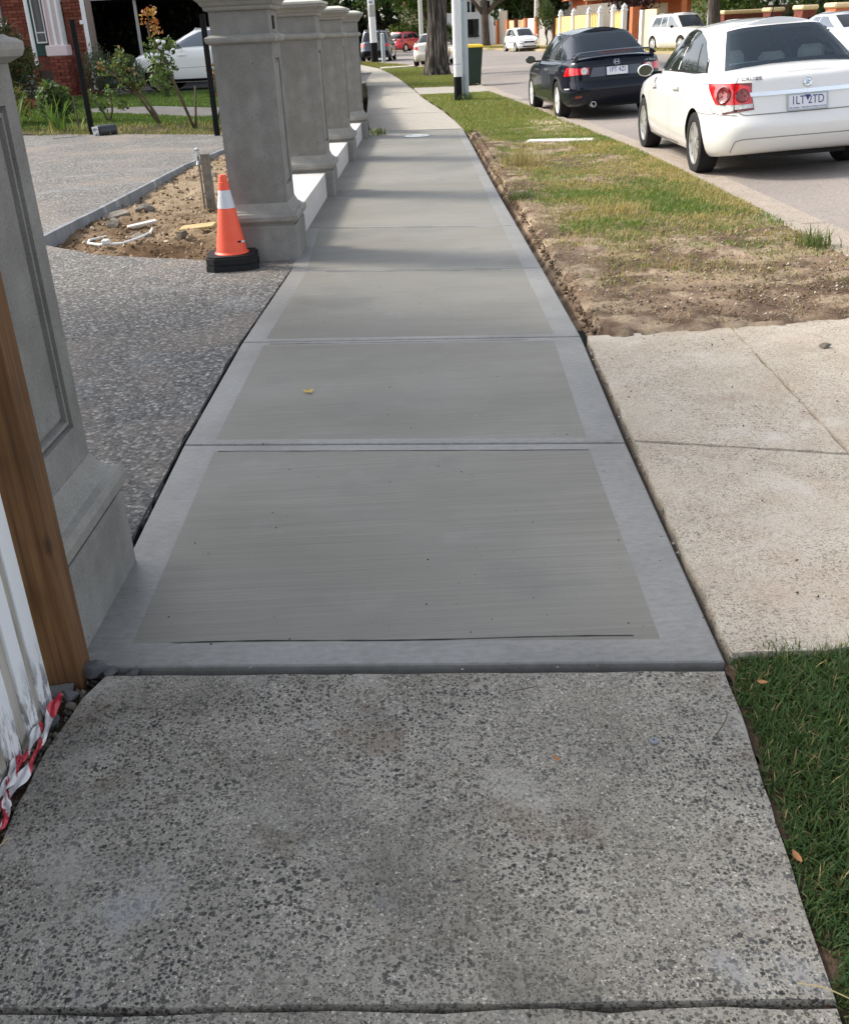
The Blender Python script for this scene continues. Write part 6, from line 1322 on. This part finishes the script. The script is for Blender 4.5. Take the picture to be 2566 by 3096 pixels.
# ------------------------------------------------------------------ house on the left
def house():
    Y=28.5
    t=thing('brick_house','red brick house with pink columns and green framed window','house',(-9.4,Y,.35)); L=lambda x,y,z:(x+9.4,y-Y,z-.35)
    def bx(mb,x0,x1,y0,y1,z0,z1,c=0): return mb.box(x0+9.4,x1+9.4,y0-Y,y1-Y,z0-.35,z1-.35,c)
    bx(MB(),-22,-10.02,29.06,34,0,5).build('wall',M['mortar'],t); bx(MB(),-8.72,-8.14,28.95,29.5,0,5).build('wall',M['mortar'],t)
    bm_=MB().box(-.112,.112,-.05,.05,-.036,.036,.004); proto=bm_.build('brick',M['brick'],t); me=proto.data; first=[True]; cnt=[0]
    def brick(x,y,z,rz,sx=1):
        if cnt[0]>=285: return
        o=proto if first[0] else bpy.data.objects.new('brick',me)
        if not first[0]: C.objects.link(o); o.parent=t
        first[0]=False; cnt[0]+=1; o.location=L(x,y,z+random.uniform(-.002,.002)); o.rotation_euler=(0,0,rz); o.scale=(sx,1,1)
    # pier: core + bricks on the two seen faces
    bx(MB(),-9.12,-8.74,28.50,28.88,.1,1.33).build('pier_core',M['mortar'],t)
    for r in range(14):
        z=.25+r*.078+.036
        if r%2==0:
            for x in(-9.015,-8.785): brick(x-.03,28.48,z,0,.9)
            for y in(28.58,28.80): brick(-8.72,y,z,R(90),.9)
        else:
            for x,s_ in((-9.09,.42),(-8.93,.92),(-8.76,.5)): brick(x,28.48,z,0,s_)
            for y,s_ in((28.52,.45),(28.69,.9),(28.85,.4)): brick(-8.72,y,z,R(90),s_)
    bx(MB(),-9.2,-8.66,28.42,28.96,1.34,1.60,.02).build('pier_cap',M['pink'],t)
    bx(MB(),-9.10,-8.76,28.52,28.86,1.601,4.2).build('column',M['pinkd'],t)
    for x0,x1 in((-9.11,-9.06),(-8.97,-8.90),(-8.80,-8.75)): bx(MB(),x0,x1,28.505,28.519,1.602,4.2).build('column_flute',M['white' if x0>-9.0 else 'pink'],t)
    bx(MB(),-8.7595,-8.74,28.51,28.86,1.602,4.2).build('column_face',M['white'],t)
    # base plinth
    bx(MB(),-9.25,-8.45,28.33,29.08,0,.40,.01).build('plinth',M['brickwall'],t)
    # brick wall left of the window (bricks) and right of it
    for xa,xb,yy,zs in((-10.30,-9.66,29.02,.5),(-8.70,-8.16,28.90,.45)):
        r=0; z=zs
        while z<2.85:
            x=xa-(0 if r%2 else .118)
            while x<xb-.01:
                a=max(x,xa); b=min(x+.226,xb)
                if b-a>.03: brick((a+b)/2,yy,z,0,(b-a)/.224)
                x+=.236
            z+=.080; r+=1
    bx(MB(),-10.9,-10.35,28.9,29.3,.3,4.5).build('pink_pilaster',M['pink'],t)
    # window bay
    bx(MB(),-9.66,-8.78,29.0,29.1,1.0,1.36).build('sill_wall',M['brickwall'],t)
    f=bx(MB(),-9.62,-8.80,28.96,29.0,1.37,4.2).build('window',M['greenpaint'],t)
    for x0,x1 in((-9.55,-9.28),(-9.18,-8.87)):
        fr=MB(); z0,z1=1.66,4.1
        for a in((x0,x0+.03,z0,z1),(x1-.03,x1,z0,z1),(x0+.03,x1-.03,z0,z0+.035)): bx(fr,a[0],a[1],28.93,28.958,a[2],a[3])
        fr.build('sash',M['white'],f).matrix_parent_inverse=Matrix()
        bx(MB(),x0+.031,x1-.031,28.945,28.957,z0+.036,z1).build('pane',M['curtain'],f)
    bx(MB(),-9.55,-9.31,28.94,28.944,1.90,1.93).build('sash',M['white'],f)
    bx(MB(),-22,-8.0,28.6,35,4.2,4.45,.02).build('eave',M['white'],t)
    mb=MB(); x0,x1=-22.+9.4,-7.9+9.4; mb.add([(x0,-.3,4.1),(x1,-.3,4.1),(x1,7,4.1),(x0,7,4.1),(x0+2,3.3,6),(x1-2,3.3,6)],[(0,1,5,4),(1,2,5),(2,3,4,5),(3,0,4)]); mb.build('roof',M['tile'],t)
    # downpipes
    MB().tube([L(-9.50,28.45,4.2),L(-9.50,28.45,1.15)],.05,10).build('downpipe',M['white'],t,smooth=True,angle=60)
    MB().tube([L(-8.12,28.6,4.2),L(-8.12,28.6,.5)],.055,10).build('downpipe',M['white'],t,smooth=True,angle=60)
    bx(MB(),-8.24,-8.14,28.53,28.63,2.05,2.15,.01).build('pipe_clip',M['white'],t)
    # porch steps
    for i,(x0,x1,y0,y1,z1) in enumerate(((-9.9,-8.6,25.3,27.2,.45),(-9.75,-8.75,26.0,27.2,.62))): bx(MB(),x0,x1,y0,y1,0,z1,.015).build('step',M['brickwall' if i==0 else 'edge'],t)
    bx(MB(),-9.95,-9.68,25.6,28.6,0,1.0,.01).build('step_wall',M['brickwall'],t)
house()
def pot():
    t=thing('plant_pot','grey round pot with spiky strappy plant on the porch steps','pot plant',(-9.3,26.9,.62)); MB().lathe([(.12,0),(.19,.08),(.22,.2),(.20,.32),(.17,.34),(.16,.32)],24).build('pot',M['stone'],t,smooth=True,angle=60)
    n=34; blades('leaves',np.c_[rng.normal(0,.06,n),rng.normal(0,.06,n),np.full(n,.3)],rng.uniform(.3,.55,n),.035,gcol(n,(.09,.11,.03),.05,.25),.9,3,M['leaf'],parent=t)
pot()
def carport():
    t=thing('carport','dark open carport with white beam, posts and timber rails','carport',(-6,30.5,.5))
    MB().box(-4,2.5,-.6,-.5,2.13,2.30,.005).build('fascia',M['white'],t); MB().box(-4,2.5,-.49,4.6,2.16,2.2).build('carport_roof',M['dark'],t)
    for x in(-1.13,2.3): MB().box(x-.035,x+.035,-.47,-.40,-.2,2.129).build('carport_post',M['ltgrey'],t)
    MB().box(-4,2.5,4.4,4.5,-.2,2.159).build('back_wall',M['dark'],t)
    for z0,z1 in((.50,.56),(.30,.44),(.08,.19),(-.12,-.03)): MB().box(-2.2,-.65,-.75,-.71,z0,z1,.004).build('rail',M['ltgrey'],t)
carport()
# ------------------------------------------------------------------ low brick fence past the pillars
def brick_fence():
    t=thing('brick_fence','low red brick fence beyond the last grey pillar','fence',(-.88,20.5,0),(0,0,R(3.2)))
    MB().box(-.12,-.008,-2.6,30,-.1,.60).build('fence_core',M['mortar'],t); p=MB().box(-.05,.05,-.112,.112,-.036,.036,.005).build('brick',M['brick'],t); k=0
    for r in range(8):
        y=-2.6+(.118 if r%2 else 0)
        while y<1.9 and k<150:
            o=p if k==0 else bpy.data.objects.new('brick',p.data)
            if k: C.objects.link(o); o.parent=t
            o.location=(-.045+random.uniform(-.003,.003),y+.115,.0+.04+r*.079); y+=.238; k+=1
    for y in(-2.5,3.4,9,15,21): MB().box(-.2,.02,y-.17,y+.17,-.1,.86,.01).build('fence_pier',M['brickwall'],t); MB().box(-.22,.04,y-.19,y+.19,.861,.92,.01).build('pier_cap',M['captop'],t)
    MB().box(-.14,.022,-2.3,3.2,.645,.70,.01).build('coping',M['brickwall'],t)
brick_fence()
# ------------------------------------------------------------------ poles, bin
t=thing('guard_pole','white painted pole with a black base band in front of the galvanised pole','pole',(1.27,25.2,0),(0,R(-.2),0)); MB().lathe([(.094,-.3),(.094,.52)],24).build('black_base',M['black'],t,smooth=True,angle=60); MB().lathe([(.0935,.5205),(.0935,7)],24).build('pole_shaft',M['white'],t,smooth=True,angle=60)
for z in(.78,2.2): MB().lathe([(.097,z),(.097,z+.015)],24).build('steel_strap',M['galv'],t)
t=thing('light_pole','galvanised steel pole strapped right behind the white pole','pole',(1.435,25.38,0)); MB().lathe([(.10,-.3),(.095,8)],24).build('pole_shaft',M['galv'],t,smooth=True,angle=60); MB().lathe([(.108,.0),(.108,.06),(.1,.08)],24).build('pole_collar',M['galv'],t)
def far_pole(lb,x,y,r,tag_=True,black=.0,lean=0,mat='white'):
    t=thing('street_pole',lb,'pole',(x,y,0),(0,lean,0))
    if black: MB().lathe([(r*1.05,-.3),(r*1.02,black)],18).build('black_base',M['black'],t,smooth=True,angle=60)
    MB().lathe([(r,black+.0005 if black else -.3),(r*.95,8)],18).build('pole_shaft',M[mat],t,smooth=True,angle=60)
    return t
t=far_pole('white pole with black base and small sign before the dark four wheel drive',-1.62,63.8,.205,black=1.05,lean=R(-.6)); MB().box(-.16,.16,-.232,-.22,3.05,3.25).build('pole_sign',M['plastic'],t); MB().box(-.08,.08,-.235,-.2325,3.12,3.18).build('sign_lettering',M['plateblue'],t); MB().lathe([(.212,2.4),(.212,3.0)],18).build('pole_wrap',M['ltgrey'],t); MB().lathe([(.212,3.3),(.212,3.8)],18).build('pole_wrap',M['ltgrey'],t)
t=thing('short_post','short pale steel post beside the far black based pole','post',(-1.12,64.6,0)); MB().lathe([(.12,-.2),(.12,1.5),(.02,1.55)],14).build('post_tube',M['galv'],t,smooth=True,angle=60)
far_pole('pale pole seen between the red hatchback and the big trunk',1.6,88,.17,mat='palewall')
far_pole('pale concrete power pole right of the small white hatchback',11.35,92.5,.21,black=.0,lean=R(.8),mat='palewall')
far_pole('slim pale pole beside the far grey trunk',14.72,52.5,.10,mat='galv')
def bin_():
    t=thing('wheelie_bin','dark green wheelie bin with a yellow lid beside the poles','bin',(2.06,32.3,.0),(0,0,.05))
    MB().sq([(.22,.04),(.235,.3),(.285,1.0),(.29,1.02)],dy=1.15).build('bin_body',M['bingreen'],t)
    MB().sq([(.305,1.022),(.305,1.05),(.28,1.09),(.2,1.105)],dy=1.18).build('bin_lid',M['binlid'],t)
    MB().tube([(-.26,.36,1.0),(.26,.36,1.0)],.018,8).build('handle_bar',M['bingreen'],t)
    for x in(-.25,.25): MB().lathe([(.1,-.03),(.1,.03)],16,M=Matrix.Translation((x,.26,.1))@Matrix.Rotation(R(90),4,'Y')).build('bin_wheel',M['blackm'],t)
bin_()
# ------------------------------------------------------------------ fences and houses across the road
AF=math.atan(.139)
def along(y,off=0): return (float(fenx(y))+off,y)
def fence_piece(t,ya,yb,z0,z1,mat,name,th=.12,off=0,c=0):
    (xa,_),(xb,_)=along(ya,off),along(yb,off); L=math.hypot(xb-xa,yb-ya); o=MB().box(-th/2,th/2,0,L,z0,z1,c).build(name,M[mat],t)
    o.location=(xa-t.location.x,ya-t.location.y,0); o.rotation_euler=(0,0,AF); return o
def far_fences():
    t=thing('white_wall','white rendered wall with a small dark window behind the bin','wall',(9.0,108,0)); fence_piece(t,103.5,122,0,3.1,'white','wall_body',.3,.4); 
    MB().box(-6,-.1,-.2,.2,0,3.0).build('wall_body',M['white'],t); MB().box(-2.9,-1.4,-.23,-.21,.9,2.4).build('dark_window',M['gdark'],t); MB().box(-2.9,-1.4,-.3,-.2301,.8,1.0).build('window_box',M['bingreen'],t)
    t=thing('panel_fence','orange brick and cream panel fence behind the small white hatchback','fence',(11,95,0),(0,0,0))
    posts=[(103.2,'orangebrick'),(99.2,'orangebrick'),(96.0,'brickwall'),(92.7,'orangebrick'),(89.2,'orangebrick')]
    for y,m in posts: fence_piece(t,y-.3,y+.3,0,2.15,m,'fence_pier',.5)
    fence_piece(t,99.6,102.8,0,2.9,'timbergrey','timber_gate',.1); fence_piece(t,96.4,98.8,0,2.05,'cream','cream_panel'); fence_piece(t,93.1,95.6,0,2.05,'cream','cream_panel'); fence_piece(t,89.6,92.3,.0,.95,'orangebrick','low_wall'); fence_piece(t,89.6,92.3,.9505,2.1,'white','white_panel')
    t=thing('timber_gate','pale grey upright paling gate behind the small round tree','gate',(12.6,86,0)); 
    for i in range(13): fence_piece(t,84.9+i*.31,84.9+i*.31+.26,0,1.95+.03*(i%3),'ltgrey','paling',.04)
    fence_piece(t,84.3,84.7,0,2.1,'brickwall','gate_post',.2)
    t=thing('yellow_fence','yellow panel fence with white turned posts and picket tops','fence',(14,80,0))
    ys=[83.9,82.5,79.2,75.6,73.2,70.6,68.6]
    for y in ys[1:]:
        x,_=along(y,-.06); o=MB().sq([(.14,0),(.14,2.1),(.18,2.14),(.18,2.2),(.12,2.26),(.15,2.36),(.05,2.5),(.02,2.56)]).build('fence_post',M['white'],t); o.location=(x-14,y-80,0); o.rotation_euler=(0,0,AF)
    fence_piece(t,82.66,83.9,0,2.0,'yellow','yellow_panel'); fence_piece(t,79.36,82.34,0,2.05,'yellow','yellow_panel'); fence_piece(t,75.76,79.04,0,2.05,'yellow','yellow_panel')
    for a,b in((73.36,75.44),(68.76,70.44)):
        fence_piece(t,a,b,0,1.2,'yellow','yellow_panel',.08); n=6
        for i in range(n):
            y=a+(b-a)*(i+.5)/n; x,_=along(y); o=MB().prism([(-.09,1.2005),(.09,1.2005),(.09,1.95),(0,2.15),(-.09,1.95)],-.03,.03,M=Matrix.Rotation(R(90),4,'X')@Matrix.Identity(4)).build('picket',M['yellow'],t); o.location=(x-14,y-80,0); o.rotation_euler=(0,0,AF+R(90))
    t=thing('gate_post_pair','orange and white gate posts left of the pearl white four wheel drive','gate post',(17,65,0)); fence_piece(t,66.6,67.1,0,2.3,'orangebrick','brick_post',.5); fence_piece(t,65.4,65.8,0,2.1,'white','white_post',.2); fence_piece(t,63.2,65.0,0,2.1,'cream','cream_panel')
    # brick piers at the right
    for i,(u0,y0,w_,lb) in enumerate(((0,54.5,2.6,'wide brick panel with cream capping behind the far grey trunk'),(0,48.9,.62,'slim brick pier with cream cap, second from the wide panel'),(0,44.0,.62,'brick pier with cream cap straight above the white sedan aerial'),(0,39.6,.62,'brick pier with cream cap at the top right corner'))):
        x={0:18.0,1:17.85,2:17.75,3:17.6}[i]; x={0:17.04,1:16.54,2:16.17,3:15.74}[i]
        t=thing('brick_pier',lb,'pier',(x,y0,0),(0,0,AF+.1)); MB().box(-w_/2,w_/2,-.3,.3,0,1.62,.01).build('pier_body',M['orangebrick' if i==3 else 'brickwall'],t); MB().box(-w_/2-.07,w_/2+.07,-.37,.37,1.6205,1.80,.05).build('pier_cap',M['cream'],t)
    t=thing('railing_fence','dark metal fence between the brick piers','fence',(18,45,0)); xs=[17.1,16.6,16.25,15.8]; ys_=[54.5,48.9,44,39.6]
    for a in range(3):
        for k in range(22):
            f=(k+.5)/22; o=MB().box(-.02,.02,-.02,.02,0,1.35).build('baluster',M['black'],t); o.location=(xs[a]+(xs[a+1]-xs[a])*f-18,ys_[a]+(ys_[a+1]-ys_[a])*f-45,0)
    # houses
    t=thing('cream_house','cream house with a hip roof half hidden by the leaning street tree','house',(10.6,122,0)); MB().box(-4,4,-2,8,0,5.2).build('wall',M['creamwall'],t); 
    mb=MB(); mb.add([(-4.6,-2.6,5.2),(4.6,-2.6,5.2),(4.6,8.6,5.2),(-4.6,8.6,5.2),(-1,3,7.4),(1,3,7.4)],[(0,1,5,4),(1,2,5),(2,3,4,5),(3,0,4),(3,2,1,0)]); mb.build('roof',M['tile'],t)
    for x in(-3,-1.4,.6,2.2): MB().box(x-.5,x+.5,-2.06,-2.01,2.6,4.2).build('window',M['gdark'],t); MB().box(x-.07,x+.07,-2.09,-2.061,2.6,4.2).build('mullion',M['white'],t)
    t=thing('pale_house','pale grey rendered house behind the timber gate','house',(14.6,104,0)); MB().box(-3.2,4,-3,6,0,4.3).build('wall',M['palewall'],t); MB().box(-3.6,4.4,-3.5,6.4,4.301,4.75,.03).build('eave',M['white'],t); mb=MB(); mb.add([(-3.6,-3.5,4.751),(4.4,-3.5,4.751),(4.4,6.4,4.751),(-3.6,6.4,4.751),(.4,1.4,6.6)],[(0,1,4),(1,2,4),(2,3,4),(3,0,4),(3,2,1,0)]); mb.build('roof',M['greyroof'],t)
    t=thing('veranda_house','red brick house with cream gutter behind the yellow fence','house',(18.6,86,0)); MB().box(-4,7,-1,8,0,3.3).build('wall',M['orangebrick'],t); MB().box(-4.8,7.4,-2.9,-2.6,3.05,3.3,.02).build('gutter',M['cream'],t); mb=MB(); mb.add([(-4.8,-2.8,3.3005),(7.4,-2.8,3.3005),(7.4,9,3.3005),(-4.8,9,3.3005),(-1,3,5.8),(4,3,5.8)],[(0,1,5,4),(1,2,5),(2,3,4,5),(3,0,4),(3,2,1,0)]); mb.build('roof',M['tile'],t)
    for x in(-2.2,1.2,4.5): MB().box(x-.75,x+.75,-1.06,-1.01,1.3,2.7).build('window',M['creamwall'],t)
    for x in(-4.4,-.6,2.8,7): MB().box(x-.2,x+.2,-2.7,-2.3,0,3.049,.01).build('veranda_post',M['orangebrick'],t)
    t=thing('shade_fence','dark brown boarded screen behind the yellow fence','fence',(17,82,0)); fence_piece(t,74,84,0,2.75,'timbergrey','screen_board',.08,1.6)
    t=thing('tiled_house','orange roofed house high behind the big street tree','house',(3.0,134,0)); MB().box(-3,2.6,-2,6,0,4.6).build('wall',M['creamwall'],t); mb=MB(); mb.add([(-3.6,-2.6,4.601),(3.2,-2.6,4.601),(3.2,6.6,4.601),(-3.6,6.6,4.601),(-.5,2,7.6),(.5,2,7.6)],[(0,1,5,4),(1,2,5),(2,3,4,5),(3,0,4),(3,2,1,0)]); mb.build('roof',M['tile'],t)
    t=thing('parked_car','pale car in the yard behind the purple tree','car',(19.0,70,0))
    bpy.data.objects.remove(t)
far_fences()
